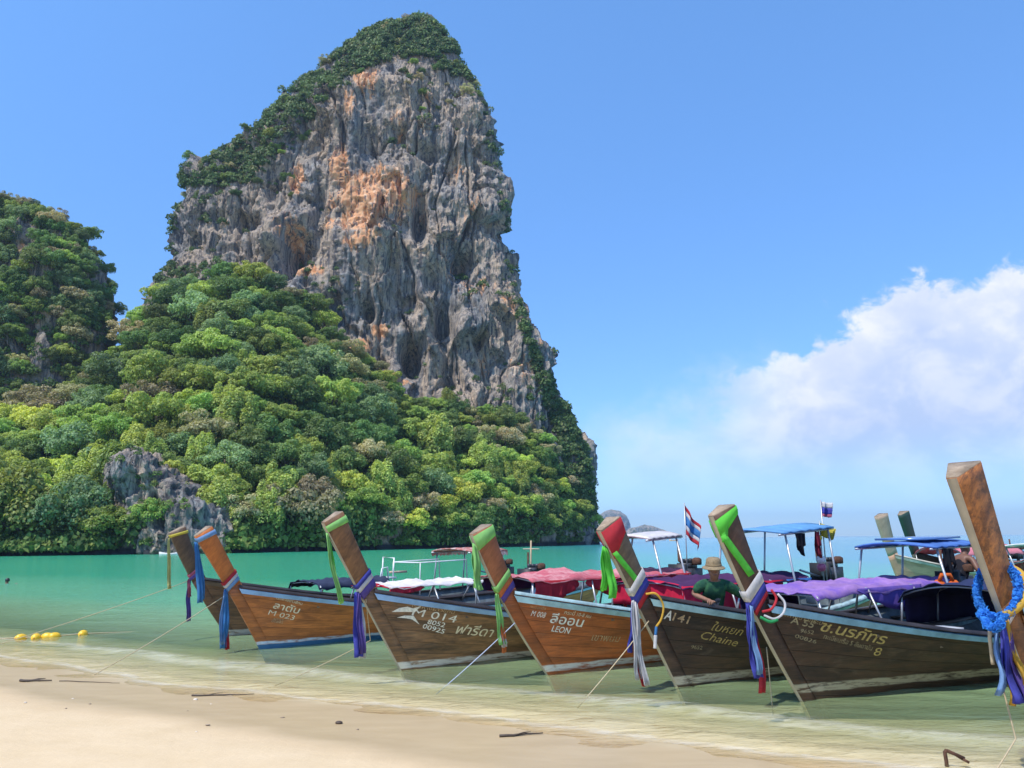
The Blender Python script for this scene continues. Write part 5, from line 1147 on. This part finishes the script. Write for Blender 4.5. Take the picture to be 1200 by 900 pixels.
ribbon(B7, 1.22, 'blue and yellow ribbon tails below the fluffy blue garland', [(1.16, 1.22, 0.3, 0.3, 'white')], [('royal', 0.66, 0.13, 0.00, -0.05, 1.24), ('royal', 0.68, 0.12, 0.05, 0.0, 1.24), ('light_blue', 0.62, 0.08, -0.04, 0.05, 1.24), ('gold', 0.60, 0.07, 0.10, -0.09, 1.24), ('gold', 0.66, 0.05, 0.03, 0.02, 1.20), ('violet', 0.64, 0.08, 0.04, -0.08, 1.22)])

# ------------------------------------------------------------------ ropes
def rope(P, label, m=m_rope, r=0.0065, sag=0.12):
    P = [Vector(p) for p in P]; pts = []
    for a, b in zip(P[:-1], P[1:]):
        for i in range(9): u = i / 9; q = a.lerp(b, u); q.z -= sag * 4 * u * (1 - u) * (a - b).length * 0.1; pts.append(q)
    pts.append(P[-1]); base = P[-1].copy(); o_ = MB().tube([p - base for p in pts], r, 6).build('mooring_rope', m, None, True); o_.location = base; tag(o_, label, 'rope'); return o_
def onp(sp, z, dy=0.0): p, T, N = post_frame(sp['H'], z); return sp['M'] @ (p + N * 0.02 + Vector((0, dy, 0)))
def wz(x, y, dz=0.0): return Vector((x, y, float(sand_h(np.array([x]), np.array([y]))[0][0]) + dz))
rope([onp(B1, 1.15, 0.06), wz(-9.6, 13.9)], 'pale mooring rope running from the dark umber prow into the shallows')
rope([onp(B2, 1.0, 0.06), wz(-6.2, 12.0)], 'pale mooring rope running from the chestnut prow to the sand')
rope([onp(B3, 1.05, -0.05), onp(B3, 0.42, 0.02) + Vector((-0.25, 0.1, 0)), wz(-3.3, 11.2)], 'pale mooring rope hanging from the driftwood-brown prow')
rope([onp(B4, 1.0, -0.05) + Vector((0.1, 0, -0.25)), wz(-1.05, 10.9)], 'grey-blue mooring rope running from the mahogany prow into the water', m_bluerope)
rope([onp(B5, 0.85, -0.05), wz(0.75, 9.9)], 'pale mooring rope running from the A141 prow into the water')
rope([onp(B6, 0.62, 0.10), onp(B6, 0.62, 0.10) + Vector((0.02, 0.0, -0.75))], 'pale rope hanging straight down beside the A 55 prow', sag=0.0)
g0 = onp(B7, 1.25, 0.06)
rope([g0, g0 + Vector((0.02, 0.05, -0.55)), g0 + Vector((0.05, 0.0, -1.0)), Vector((g0.x - 0.22, g0.y - 0.05, -0.02))], 'pale rope hanging from the garlanded prow into the water')
rope([g0 + Vector((-0.02, 0, 0)), g0 + Vector((-0.07, -0.02, -0.20)), g0 + Vector((-0.06, 0, -0.42))], 'short frayed rope end hanging beside the garland ribbons', r=0.016, sag=0.0)

# ------------------------------------------------------------------ flags, clothes, life jackets, small things aboard
def cloth_grid(fn, nu, nv): return [[fn(i / (nu - 1), j / (nv - 1)) for j in range(nv)] for i in range(nu)]
def flag(sp, x, y, z0, z1, size, label, stripes, droop=0.75, dirx=0.6, fz=None):
    P0 = sp['M'] @ Vector((x, y, z0)); o_ = empty('flag', P0, 0.0); tag(o_, label, 'flag')
    MB().tube([(0, 0, 0), (0.01, 0, z1 - z0)], 0.012, 6).build('pole', m_steel, o_)
    w, h = size; zt = (fz if fz else z1) - z0 - 0.03; n = len(stripes)
    for k, (c, wt_) in enumerate(stripes):
        a = sum(s_[1] for s_ in stripes[:k]); b = a + wt_; tot = sum(s_[1] for s_ in stripes); a /= tot; b /= tot
        def fn(u, v):
            vv = a + (b - a) * v; x_ = w * u * (1 - droop) * dirx + 0.05 * math.sin(u * 9 + vv * 2) * u; zz = zt - h * vv - w * droop * u * (0.9 - 0.25 * vv); return (x_ + 0.012, 0.06 * math.sin(u * 11 + vv * 3) * (0.3 + u), zz)
        thick(MB().grid(cloth_grid(fn, 14, 4)).build('stripe', rib(c), o_, True), 0.003)
    return o_
flag(B3, 6.85, -0.1, 0.75, 2.62, (0.85, 0.62), 'drooping red, white and blue flag on a pole above the pink canopy boat', [('red', 1), ('white', 1), ('blue', 2), ('white', 1), ('red', 1)], 0.62, 0.9)
flag(B4, 7.0, -0.45, 0.8, 2.62, (0.36, 0.30), 'small blue and white flag above the light blue roof', [('white', 2), ('royal', 2.2), ('pink', 1)], 0.1, 0.6)
flag(B4, 6.8, -0.50, 0.8, 2.20, (0.50, 0.26), 'small yellow flag under the blue and white one', [('yellow', 1)], 0.3, 0.75)
fl_ = empty('float_string', B4['M'] @ Vector((6.72, -0.52, 1.15))); tag(fl_, 'string of pink, white and yellow floats on a pole beside the light blue roof', 'floats')
MB().tube([(0, 0, 0), (0, 0, 0.85)], 0.012, 6).build('pole', m_steel, fl_)
for z_, r_, c in ((0.16, 0.085, 'pink'), (0.30, 0.09, 'white'), (0.72, 0.055, 'yellow')):
    MB().lathe([(r_ * math.sin(math.pi * k / 8) + 0.005, z_ - r_ * math.cos(math.pi * k / 8)) for k in range(9)], (0, 0, 0), 12).build('float', plain(c + '_plastic', C_[c], 0.4), fl_, True)

def hanging(sp, x, y, z, w, h, col, label, name='hanging_cloth'):
    P0 = sp['M'] @ Vector((x, y, z)); ph = random.uniform(0, 6)
    mb = MB(); mb.grid(cloth_grid(lambda u, v: (w * (u - 0.5) * (1 - 0.35 * v * (1 + 0.3 * math.sin(u * 12 + ph))), 0.05 * math.sin(u * 13 + ph) * (0.3 + v), -h * v * (0.75 + 0.25 * math.sin(u * 7 + ph))), 12, 9))
    o_ = thick(mb.build(name, cloth('hung_' + label.split()[0], col), None, True), 0.02); o_.location = P0; o_.rotation_euler.z = sp['root'].rotation_euler.z; tag(o_, label, 'clothing'); return o_
hanging(B4, 5.7, -0.72, 1.96, 0.32, 0.42, (0.012, 0.012, 0.018), 'black strap and cloth hanging under the light blue roof')
hanging(B4, 6.3, -0.72, 1.99, 0.12, 0.50, (0.20, 0.02, 0.04), 'dark red cloth hanging under the light blue roof')
hanging(B5, 5.95, -0.70, 1.68, 0.34, 0.46, (0.015, 0.015, 0.02), 'black trousers hanging under the royal blue roof')

def life_jacket(P0, rz, label, tilt=0.2):
    m = cloth('orange_nylon', (0.78, 0.16, 0.03)); o_ = empty('life_jacket', P0, rz); o_.rotation_euler.x = tilt; tag(o_, label, 'life jacket', 'orange life jackets')
    for sx_ in (-1, 1):
        mb = MB(); prof = [(0.0, 0.02), (0.10, 0.05), (0.11, 0.20), (0.09, 0.36), (0.04, 0.42)]
        mb.lathe([(r + 0.01, z) for r, z in prof], (sx_ * 0.105, 0, 0), 10, sy=0.42); mb.build('foam_panel', m, o_, True)
    MB().tube([(-0.1, 0, 0.40), (-0.06, 0.05, 0.50), (0.06, 0.05, 0.50), (0.1, 0, 0.40)], 0.035, 7).build('collar', m, o_, True)
    MB().box((0, 0, 0.16), (0.40, 0.125, 0.03)).build('belt', m_black, o_)
life_jacket(B6['M'] @ Vector((3.50, -0.86, 0.68)), 0.6, 'orange life jacket hung on the side of the A 55 boat')
life_jacket(B6['M'] @ Vector((4.35, -0.86, 0.66)), 0.5, 'orange life jacket behind the garland on the A 55 boat')
for k, (x, y, z, ti, lb) in enumerate([(7.35, -0.45, 0.95, 1.1, 'orange life jacket lying at the back of the A141 boat'), (7.75, -0.30, 1.02, 1.4, 'orange life jacket lying beside the dark-clothed man'), (5.7, -0.75, 0.75, 0.1, 'orange life jacket standing under the royal blue roof')]): life_jacket(B5['M'] @ Vector((x, y, z)), 0.8 + k, lb, ti)

def gear(name, sp, x, y, z, label, cat, col, kind):
    o_ = empty(name, sp['M'] @ Vector((x, y, z)), sp['root'].rotation_euler.z + random.uniform(-0.3, 0.3)); tag(o_, label, cat); m = plain(label.split()[0] + '_' + name, col, 0.45)
    if kind == 'box':
        MB().box((0, 0, 0.14), (0.46, 0.30, 0.28)).build('body', m, o_); MB().box((0, 0, 0.305), (0.49, 0.33, 0.05)).build('lid', m_white, o_); MB().tube([(-0.25, 0, 0.2), (-0.28, 0, 0.26), (0.28, 0, 0.26), (0.25, 0, 0.2)], 0.012, 5).build('handle', m_black, o_)
    elif kind == 'can':
        MB().lathe([(0.10, 0), (0.13, 0.02), (0.13, 0.26), (0.06, 0.32), (0.035, 0.33), (0.035, 0.37)], (0, 0, 0), 14).build('body', m, o_, True); MB().lathe([(0.04, 0.37), (0.04, 0.40)], (0, 0, 0), 10).build('cap', m_black, o_)
    elif kind == 'tarp':
        MB().grid(cloth_grid(lambda u, v: (1.1 * (u - 0.5), 0.7 * (v - 0.5), 0.10 + 0.14 * math.sin(math.pi * u) * math.sin(math.pi * v) + 0.03 * math.sin(u * 17 + v * 7) + 0.02 * math.sin(v * 23)), 18, 12)).build('sheet', cloth(label.split()[0] + '_sheet', col), o_, True); MB().tube([(-0.5, -0.3, 0.16), (0, 0, 0.27), (0.5, 0.3, 0.16)], 0.012, 5).build('cord', m_rope, o_)
gear('tarpaulin_bundle', B4, 3.6, -0.45, 0.42, 'blue tarpaulin bundle on the mahogany boat behind the man', 'tarpaulin', (0.05, 0.16, 0.50), 'tarp')
gear('tarpaulin_bundle', B5, 3.2, -0.45, 0.42, 'bluish tarpaulin bundle under the lavender canopy', 'tarpaulin', (0.06, 0.12, 0.45), 'tarp')
gear('cool_box', B5, 2.5, -0.25, 0.38, 'red cool box under the lavender canopy', 'cool box', (0.55, 0.12, 0.10), 'box')
gear('cool_box', B3, 4.2, -0.3, 0.36, 'teal cool box under the pink canopy', 'cool box', (0.06, 0.32, 0.34), 'box')
gear('cool_box', B6, 2.6, -0.2, 0.36, 'orange cool box ahead of the navy canopy', 'cool box', (0.70, 0.20, 0.05), 'box')
gear('fuel_can', B4, 6.6, -0.35, 0.62, 'white fuel can near the engine of the mahogany boat', 'fuel can', (0.70, 0.70, 0.66), 'can')
gear('fuel_can', B5, 6.2, -0.35, 0.55, 'yellow fuel can under the royal blue roof', 'fuel can', (0.70, 0.50, 0.05), 'can')
gear('fuel_can', B3, 6.4, -0.3, 0.60, 'blue fuel can near the grey sheet roof', 'fuel can', (0.05, 0.20, 0.55), 'can')

# ------------------------------------------------------------------ people
def skin_mesh(name, nodes, edges, m, lv=2):
    me = bpy.data.meshes.new(name); keys = list(nodes); me.from_pydata([nodes[k][0] for k in keys], [(keys.index(a), keys.index(b)) for a, b in edges], [])
    ob = bpy.data.objects.new(name, me); COL.objects.link(ob); md = ob.modifiers.new('skin', 'SKIN'); md.use_smooth_shade = True
    sv = me.skin_vertices[0].data
    for i, k in enumerate(keys):
        r = nodes[k][1]; sv[i].radius = (r, r) if not isinstance(r, tuple) else r; sv[i].use_root = (i == 0)
    sb = ob.modifiers.new('sub', 'SUBSURF'); sb.levels = lv; bpy.context.view_layer.update()
    out = bpy.data.meshes.new_from_object(ob.evaluated_get(bpy.context.evaluated_depsgraph_get())); out.name = name; bpy.data.objects.remove(ob)
    out.materials.clear(); out.materials.append(m); out.polygons.foreach_set('use_smooth', np.ones(len(out.polygons), bool)); return out
m_skin = plain('brown_skin', (0.25, 0.125, 0.075), 0.55, scale=8, var=0.1); m_skin2 = plain('dark_brown_skin', (0.16, 0.075, 0.045), 0.55, scale=8, var=0.1)
m_hair = plain('black_hair', (0.012, 0.010, 0.010), 0.5, scale=40, var=0.3)
def V3(*a): return Vector(a)
def figure(P0, rz, label, skin, shirt, trousers, lean, hands, head_turn=0.0, hat=None, sleeves=True, scale=1.0, floor=0.0):
    """standing figure facing local -Y, base between the feet; lean = forward shift of the shoulders; hands = two hand positions"""
    root = empty('person', P0, rz); root.scale = (scale,) * 3; tag(root, label, 'person')
    hip = V3(0, 0.10 * (lean > 0.05), 0.86); sh = V3(0, -lean, 1.30); nk = sh + V3(0, -0.03, 0.07); hd = nk + V3(head_turn * 0.04, -0.045, 0.13)
    nd = {'hip': (hip, (0.155, 0.115)), 'waist': (hip.lerp(sh, 0.35), (0.135, 0.105)), 'chest': (hip.lerp(sh, 0.78), (0.17, 0.12)), 'sh': (sh + V3(0, 0, 0.02), (0.10, 0.085)), 'nk': (nk, 0.055), 'jaw': (hd + V3(0, -0.012, -0.055), (0.066, 0.074)), 'hd': (hd + V3(0, 0.004, 0.02), (0.082, 0.096)), 'top': (hd + V3(0, 0.012, 0.085), (0.055, 0.066)), 'nose': (hd + V3(0, -0.098, -0.01), 0.012), 'earl': (hd + V3(-0.080, 0.01, -0.005), 0.014), 'earr': (hd + V3(0.080, 0.01, -0.005), 0.014)}
    ed = [('hip', 'waist'), ('waist', 'chest'), ('chest', 'sh'), ('sh', 'nk'), ('nk', 'jaw'), ('jaw', 'hd'), ('hd', 'top'), ('hd', 'nose'), ('hd', 'earl'), ('hd', 'earr')]
    for s_, nm in ((-1, 'l'), (1, 'r')):
        S = sh + V3(s_ * 0.20, 0, -0.01); Hn = Vector(hands[0 if s_ < 0 else 1]); mid = (S + Hn) / 2; L_ = (Hn - S).length; bend = math.sqrt(max(0, 0.29 ** 2 - (L_ / 2) ** 2)); E_ = mid + V3(s_ * 0.55, 0.8, -0.1).normalized() * bend
        nd.update({'s' + nm: (S, 0.062), 'e' + nm: (E_, 0.043), 'w' + nm: (Hn + (E_ - Hn).normalized() * 0.06, 0.029), 'p' + nm: (Hn, (0.040, 0.020))}); ed += [('sh', 's' + nm), ('s' + nm, 'e' + nm), ('e' + nm, 'w' + nm), ('w' + nm, 'p' + nm)]
        d = V3(0, -1, -0.25).normalized()
        for k, (off, ln) in enumerate(((-0.034, 0.062), (-0.012, 0.075), (0.011, 0.072), (0.033, 0.055))):
            f0 = Hn + V3(off, -0.035, 0.002); nd.update({'f%s%d' % (nm, k): (f0, 0.0095), 'g%s%d' % (nm, k): (f0 + d * ln * 0.5, 0.009), 'h%s%d' % (nm, k): (f0 + d * ln * 0.5 + V3(0, -0.01, -1).normalized() * ln * 0.5, 0.008)}); ed += [('p' + nm, 'f%s%d' % (nm, k)), ('f%s%d' % (nm, k), 'g%s%d' % (nm, k)), ('g%s%d' % (nm, k), 'h%s%d' % (nm, k))]
        t0 = Hn + V3(-s_ * 0.045, 0.0, 0.0); nd.update({'t' + nm: (t0, 0.011), 'u' + nm: (t0 + V3(-s_ * 0.025, -0.04, -0.012), 0.009)}); ed += [('p' + nm, 't' + nm), ('t' + nm, 'u' + nm)]
        hj = hip + V3(s_ * 0.09, 0, -0.05); kn = V3(s_ * 0.11, -0.03 - floor * 0.5, 0.47 + floor * 0.45); an = V3(s_ * 0.11, 0.03 + floor * 0.4, 0.07 + floor); toe = V3(s_ * 0.12, -0.11 + floor * 0.3, 0.035 + floor)
        nd.update({'j' + nm: (hj, 0.088), 'k' + nm: (kn, 0.062), 'a' + nm: (an, 0.042), 'o' + nm: (toe, (0.04, 0.03))}); ed += [('hip', 'j' + nm), ('j' + nm, 'k' + nm), ('k' + nm, 'a' + nm), ('a' + nm, 'o' + nm)]
    body = link('body', skin_mesh('body', nd, ed, skin), root)
    sn = {k: (nd[k][0], tuple(x + 0.018 for x in nd[k][1])) for k in ('hip', 'waist', 'chest', 'sh')}; sn['hip'] = (nd['hip'][0], (0.175, 0.135)); se = [('hip', 'waist'), ('waist', 'chest'), ('chest', 'sh')]
    if sleeves:
        for nm in 'lr':
            S, E_ = nd['s' + nm][0], nd['e' + nm][0]; sn['s' + nm] = (S, 0.082); sn['c' + nm] = (S.lerp(E_, 0.85), 0.070); se += [('sh', 's' + nm), ('s' + nm, 'c' + nm)]
    link('shirt', skin_mesh('shirt', sn, se, shirt), root)
    tn = {'hip': (nd['hip'][0] + V3(0, 0, -0.02), (0.17, 0.13))}; te = []
    for nm in 'lr':
        tn['j' + nm] = (nd['j' + nm][0], 0.105); tn['k' + nm] = (nd['k' + nm][0], 0.082); te += [('hip', 'j' + nm), ('j' + nm, 'k' + nm)]
    link('trousers', skin_mesh('trousers', tn, te, trousers), root)
    hr = MB(); prof = [(0.088 * math.cos(a) + 0.006, 0.100 * math.sin(a)) for a in np.linspace(-0.25, 1.5, 8)]; hr.lathe(prof, hd + V3(0, 0.028, 0.045), 16, sy=1.1); link('hair', hr.mesh('hair', m_hair, True), root)
    for s_ in (-1, 1): MB().lathe([(0.002, -0.007), (0.008, -0.003), (0.008, 0.003), (0.002, 0.007)], hd + V3(s_ * 0.031, -0.083, 0.012), 8).build('eye', m_hair, body)
    MB().tube([hd + V3(-0.024, -0.080, -0.055), hd + V3(0, -0.088, -0.057), hd + V3(0.024, -0.080, -0.055)], 0.005, 6).build('mouth', plain('lips', (0.22, 0.08, 0.06), 0.5), body)
    if hat:
        h_ = MB(); h_.lathe([(0.158, -0.022), (0.162, -0.016), (0.155, -0.008), (0.122, 0.010), (0.110, 0.02), (0.106, 0.06), (0.100, 0.10), (0.075, 0.125), (0.02, 0.133)], hd + V3(0, 0.01, 0.055), 22, Matrix.Rotation(0.16, 3, 'X')); ho = link('hat', h_.mesh('hat', hat[0], True), root)
        MB().lathe([(0.113, 0.018), (0.114, 0.022), (0.111, 0.042), (0.108, 0.044)], hd + V3(0, 0.01, 0.055), 22, Matrix.Rotation(0.16, 3, 'X')).build('hat_band', hat[1], ho, True)
    return root, sh, hip
m_shirt = cloth('dark_green_shirt', (0.022, 0.085, 0.055), (0.05, 0.16, 0.07), 7.0)
Hh = B5['H']; rzm = B5['root'].rotation_euler.z - 0.72
def gun_pt(x): q_, _ = Hh.at(np.array([x]), np.array([0.9])); return B5['M'] @ Vector((x, -float(Hh.beam(q_)[0]) + 0.0, float(Hh.zg(q_)[0])))
mp = B5['M'] @ Vector((0.72, -0.06, 0.02)); MSC = 0.96; Mi = (Matrix.Translation(mp) @ Matrix.Rotation(rzm, 4, 'Z') @ Matrix.Scale(MSC, 4)).inverted()
hl, hr_ = [Mi @ (gun_pt(x) + Vector((0, 0, 0.06))) for x in (0.34, 0.92)]
fg, sh_, hip_ = figure(mp, rzm, 'man in dark green shirt and straw hat leaning on the A141 gunwale', m_skin, m_shirt, plain('grey_trousers', (0.10, 0.10, 0.11), 0.8), 0.22, [hl, hr_], scale=MSC, floor=0.26, hat=(plain('straw_hat', (0.24, 0.175, 0.095), 0.8, scale=40, var=0.25), plain('hat_band_cloth', (0.20, 0.14, 0.07), 0.8)))
pr_ = MB(); pr_.grid([[(-0.06 + 0.12 * i / 5 + 0.02 * math.sin(j), -0.285 + 0.20 * (j / 6) - 0.012 * math.cos((i / 5 - 0.5) * 3), 1.20 - 0.30 * j / 6) for i in range(6)] for j in range(7)]); pr_.build('shirt_print', cloth('grey_print', (0.40, 0.40, 0.44), (0.10, 0.12, 0.12), 16.0), fg, True)
figure(B5['M'] @ Vector((7.70, -0.05, 0.16)), B5['root'].rotation_euler.z + 1.3, 'man in dark sleeveless top standing at the back of the A141 boat', m_skin2, cloth('black_vest', (0.02, 0.02, 0.028)), plain('blue_shorts', (0.03, 0.10, 0.30), 0.8), 0.08, [(-0.24, -0.30, 0.95), (0.22, -0.30, 0.92)], sleeves=False)
# swimmer: head and shoulders above the water
sw = empty('person', (-24.87, 39.06, 0.0)); tag(sw, 'swimmer with dark hair, only head and shoulders above the water', 'person')
link('body', skin_mesh('body', {'c': (V3(0, 0, -0.35), 0.15), 's': (V3(0, 0, -0.10), (0.13, 0.10)), 'n': (V3(0, 0, 0.02), 0.06), 'h': (V3(0, -0.01, 0.14), 0.085), 't': (V3(0, 0, 0.22), 0.065), 'a': (V3(-0.2, 0, -0.08), 0.06), 'b': (V3(0.2, 0, -0.08), 0.06), 'a2': (V3(-0.36, -0.12, -0.04), 0.045), 'b2': (V3(0.6, -0.1, 0.0), 0.04)}, [('c', 's'), ('s', 'n'), ('n', 'h'), ('h', 't'), ('s', 'a'), ('s', 'b'), ('a', 'a2'), ('b', 'b2')], m_skin2), sw)
MB().lathe([(0.10 * math.cos(a) + 0.004, 0.115 * math.sin(a)) for a in np.linspace(-0.5, 1.5, 8)], (0, 0.015, 0.16), 14).build('hair', m_hair, sw, True)

# ------------------------------------------------------------------ buoys, small boats, debris
m_buoy = plain('yellow_plastic_float', (0.80, 0.48, 0.02), 0.4, scale=12)
bys = [(-10.06, 16.45), (-9.78, 16.50), (-9.62, 16.62), (-9.50, 16.66), (-9.12, 17.05)]
for k, (x, y) in enumerate(bys):
    o_ = empty('buoy', (x, y, 0.02), random.uniform(0, 6)); tag(o_, 'oval yellow float on the swimming line' if k < 4 else 'yellow float set apart at the end of the swimming line', 'buoy', 'yellow floats on the line')
    Mx = Matrix.Rotation(R(90), 3, 'Y'); MB().lathe([(0.012, -0.115), (0.055, -0.10), (0.080, -0.05), (0.086, 0.0), (0.080, 0.05), (0.055, 0.10), (0.012, 0.115)], (0, 0, 0), 14, Mx).build('float', m_buoy, o_, True); MB().lathe([(0.018, -0.13), (0.02, -0.11), (0.02, 0.11), (0.018, 0.13)], (0, 0, 0), 8, Mx).build('sleeve', plain('orange_sleeve', (0.6, 0.28, 0.03), 0.5), o_)
ln = [Vector((-13.0, 15.4, 0.0))] + [Vector((x, y, 0.03)) for x, y in bys] + [Vector((-8.2, 17.6, 0.0))]
o_ = MB().tube([p - ln[0] for p in ln], 0.012, 5).build('float_line', m_rope); o_.location = ln[0]; tag(o_, 'pale rope threading the yellow floats', 'rope')

def small_boat(P0, rz, L, col, label, cabin=None):
    o_ = empty('small_boat', P0, rz); tag(o_, label, 'boat'); m = plain(label.split()[0] + '_hull_paint', col, 0.5); rows_ = []
    for i in range(13):
        u = i / 12; b = 0.16 * L * (1 - abs(2 * u - 0.9) ** 2.4 * 0.95) + 0.02; zg = 0.09 * L + 0.08 * L * abs(2 * u - 1) ** 2
        rows_.append([((u - 0.5) * L, b, zg), ((u - 0.5) * L * 0.97, b * 0.8, 0.0), ((u - 0.5) * L * 0.9, 0, -0.06 * L), ((u - 0.5) * L * 0.97, -b * 0.8, 0.0), ((u - 0.5) * L, -b, zg)])
    thick(MB().grid(rows_).build('hull', m, o_, True), 0.03 * L)
    MB().grid([[((u - 0.5) * L * 0.9, -0.12 * L * (1 - abs(2 * u - 0.9) ** 2.4), 0.07 * L), ((u - 0.5) * L * 0.9, 0.12 * L * (1 - abs(2 * u - 0.9) ** 2.4), 0.07 * L)] for u in np.linspace(0.05, 0.95, 8)]).build('deck', m_floor, o_)
    if cabin:
        MB().box((0, 0, 0.33 * L), (0.5 * L, 0.30 * L, 0.025 * L)).build('canopy', plain(label.split()[0] + '_canopy', cabin, 0.6), o_)
        for sx_ in (-1, 1):
            for sy_ in (-1, 1): MB().tube([(sx_ * 0.22 * L, sy_ * 0.12 * L, 0.06 * L), (sx_ * 0.22 * L, sy_ * 0.12 * L, 0.33 * L)], 0.008 * L, 5).build('canopy_pole', m_white, o_)
small_boat((-54.0, 124.0, 0.0), 0.1, 3.0, (0.62, 0.60, 0.58), 'whitish little boat below the rock outcrop')
small_boat((93.0, 500.0, 0.0), 0.2, 8.0, (0.70, 0.70, 0.70), 'white tour boat far out in front of the low island', (0.6, 0.6, 0.62))
small_boat((101.5, 500.0, 0.0), -0.1, 5.5, (0.62, 0.38, 0.18), 'orange tour boat far out beside the white one', (0.6, 0.5, 0.4))

def twig(P, label, r=0.012, n=9, forks=2):
    a, b = Vector(P[0]), Vector(P[1]); pts = [a.lerp(b, i / (n - 1)) + Vector((random.uniform(-1, 1) * 0.012, random.uniform(-1, 1) * 0.02, 0)) for i in range(n)]
    for p in pts: p.z = float(sand_h(np.array([p.x]), np.array([p.y]))[0][0]) + r * 0.9
    mb = MB(); c0 = pts[0].copy(); mb.tube([p - c0 for p in pts], [r * (1 - 0.6 * i / (n - 1)) for i in range(n)], 6)
    for k in range(forks): i = 2 + 2 * k; q = pts[i] - c0; mb.tube([q, q + Vector((0.10, 0.05 * (-1) ** k, 0.015)), q + Vector((0.17, 0.10 * (-1) ** k, 0.01))], [r * 0.5, r * 0.4, r * 0.2], 5)
    o_ = mb.build('twig', plain('wet_driftwood', (0.07, 0.05, 0.035), 0.7)); o_.location = c0; tag(o_, label, 'twig')
twig([(-6.9, 11.35, 0), (-6.45, 11.38, 0)], 'short thick dark twig on the wet sand beside the water', 0.02, 7, 1)
twig([(-6.35, 11.40, 0), (-5.45, 11.25, 0)], 'long thin dark stalk lying on the wet sand', 0.007, 10, 0)
twig([(-4.05, 10.25, 0), (-3.3, 10.35, 0)], 'dark branching twig at the swash line', 0.012, 9, 2)
twig([(-0.15, 8.05, 0), (0.28, 8.20, 0)], 'dark straight stick lying at the swash line', 0.014, 8, 1)
for k, (x, y, sz, lb) in enumerate([(-1.85, 8.65, 0.032, 'dark brown pebble on the wet sand'), (-5.7, 8.4, 0.012, 'tiny dark pebble on the dry sand'), (-3.9, 10.0, 0.02, 'pale shell fragment on the wet sand')]):
    mb = MB(); prof = [(sz * math.sin(math.pi * i / 6) * random.uniform(0.8, 1.1) + 0.001, -sz * 0.6 * math.cos(math.pi * i / 6)) for i in range(7)]; mb.lathe(prof, (0, 0, 0), 9, sx=1.4); o_ = mb.build('pebble', plain('pebble_stone_' + 'abc'[k], [(0.07, 0.045, 0.03), (0.06, 0.05, 0.04), (0.7, 0.6, 0.48)][k], 0.7), None, True); o_.location = wz(x, y, sz * 0.35); tag(o_, lb, 'pebble')
for k in range(14):
    x = random.uniform(-6.5, 0.5); y = float(np.interp(x, _xx, _ys)) - random.uniform(0.5, 2.6); sz = random.uniform(0.008, 0.018)
    mb = MB(); mb.lathe([(sz * math.sin(math.pi * i / 5) * random.uniform(0.7, 1.1) + 0.001, -sz * 0.35 * math.cos(math.pi * i / 5)) for i in range(6)], (0, 0, 0), 8, sx=1.5); o_ = mb.build('shell_fragment', plain('shell_' + 'ab'[k % 2], [(0.72, 0.62, 0.50), (0.30, 0.22, 0.15)][k % 2], 0.6), None, True); o_.location = wz(x, y, sz * 0.2); o_.rotation_euler.z = random.uniform(0, 6); tag(o_, ['tiny pale shell fragment on the sand', 'tiny brown shell fragment on the sand'][k % 2], 'shell', 'shell fragments on the sand')
# rusty anchor stub and the grapnel by the garlanded prow
an = empty('anchor', wz(3.66, 7.05, -0.02)); tag(an, 'rusty anchor sticking out of the shallow water', 'anchor')
MB().tube([(-0.02, 0, -0.1), (-0.015, 0, 0.06), (-0.02, 0.0, 0.135), (0.0, 0, 0.15)], 0.016, 7).build('shank', m_rust, an, True); MB().tube([(0.0, 0, 0.145), (0.06, -0.01, 0.12), (0.125, -0.02, 0.085)], [0.016, 0.014, 0.02], 7).build('arm', m_rust, an, True); MB().box((0.13, -0.02, 0.075), (0.05, 0.06, 0.02), Matrix.Rotation(0.5, 3, 'Y')).build('fluke', m_rust, an)
gp = empty('grapnel_anchor', B6['M'] @ Vector((3.95, -1.25, 0.22))); tag(gp, 'grey steel grapnel hanging beside the A 55 hull', 'anchor')
MB().tube([(0.30, -0.1, 0.14), (0.0, 0, 0.0)], 0.012, 6).build('arm', m_steel, gp); MB().tube([(0.0, 0, 0.0), (0.34, -0.05, -0.14)], 0.012, 6).build('arm', m_steel, gp); MB().tube([(0.02, 0, -0.005), (0.2, 0.06, -0.02)], 0.010, 6).build('arm', m_steel, gp)

# ------------------------------------------------------------------ the air
m_haze = bpy.data.materials.new('haze_air'); m_haze.use_nodes = True; th = NT(m_haze.node_tree); th.N.clear()
pv = th.new('ShaderNodeVolumePrincipled', None, Color=(0.52, 0.73, 1.0), Density=0.00014, Anisotropy=0.2); oh = th.new('ShaderNodeOutputMaterial'); th.L.new(pv.outputs[0], oh.inputs['Volume'])
hz = MB().box((0, 0, 110), (16000, 16000, 240)).build('haze', m_haze); tag(hz, 'thin sea haze fading the far islands', kind='stuff')
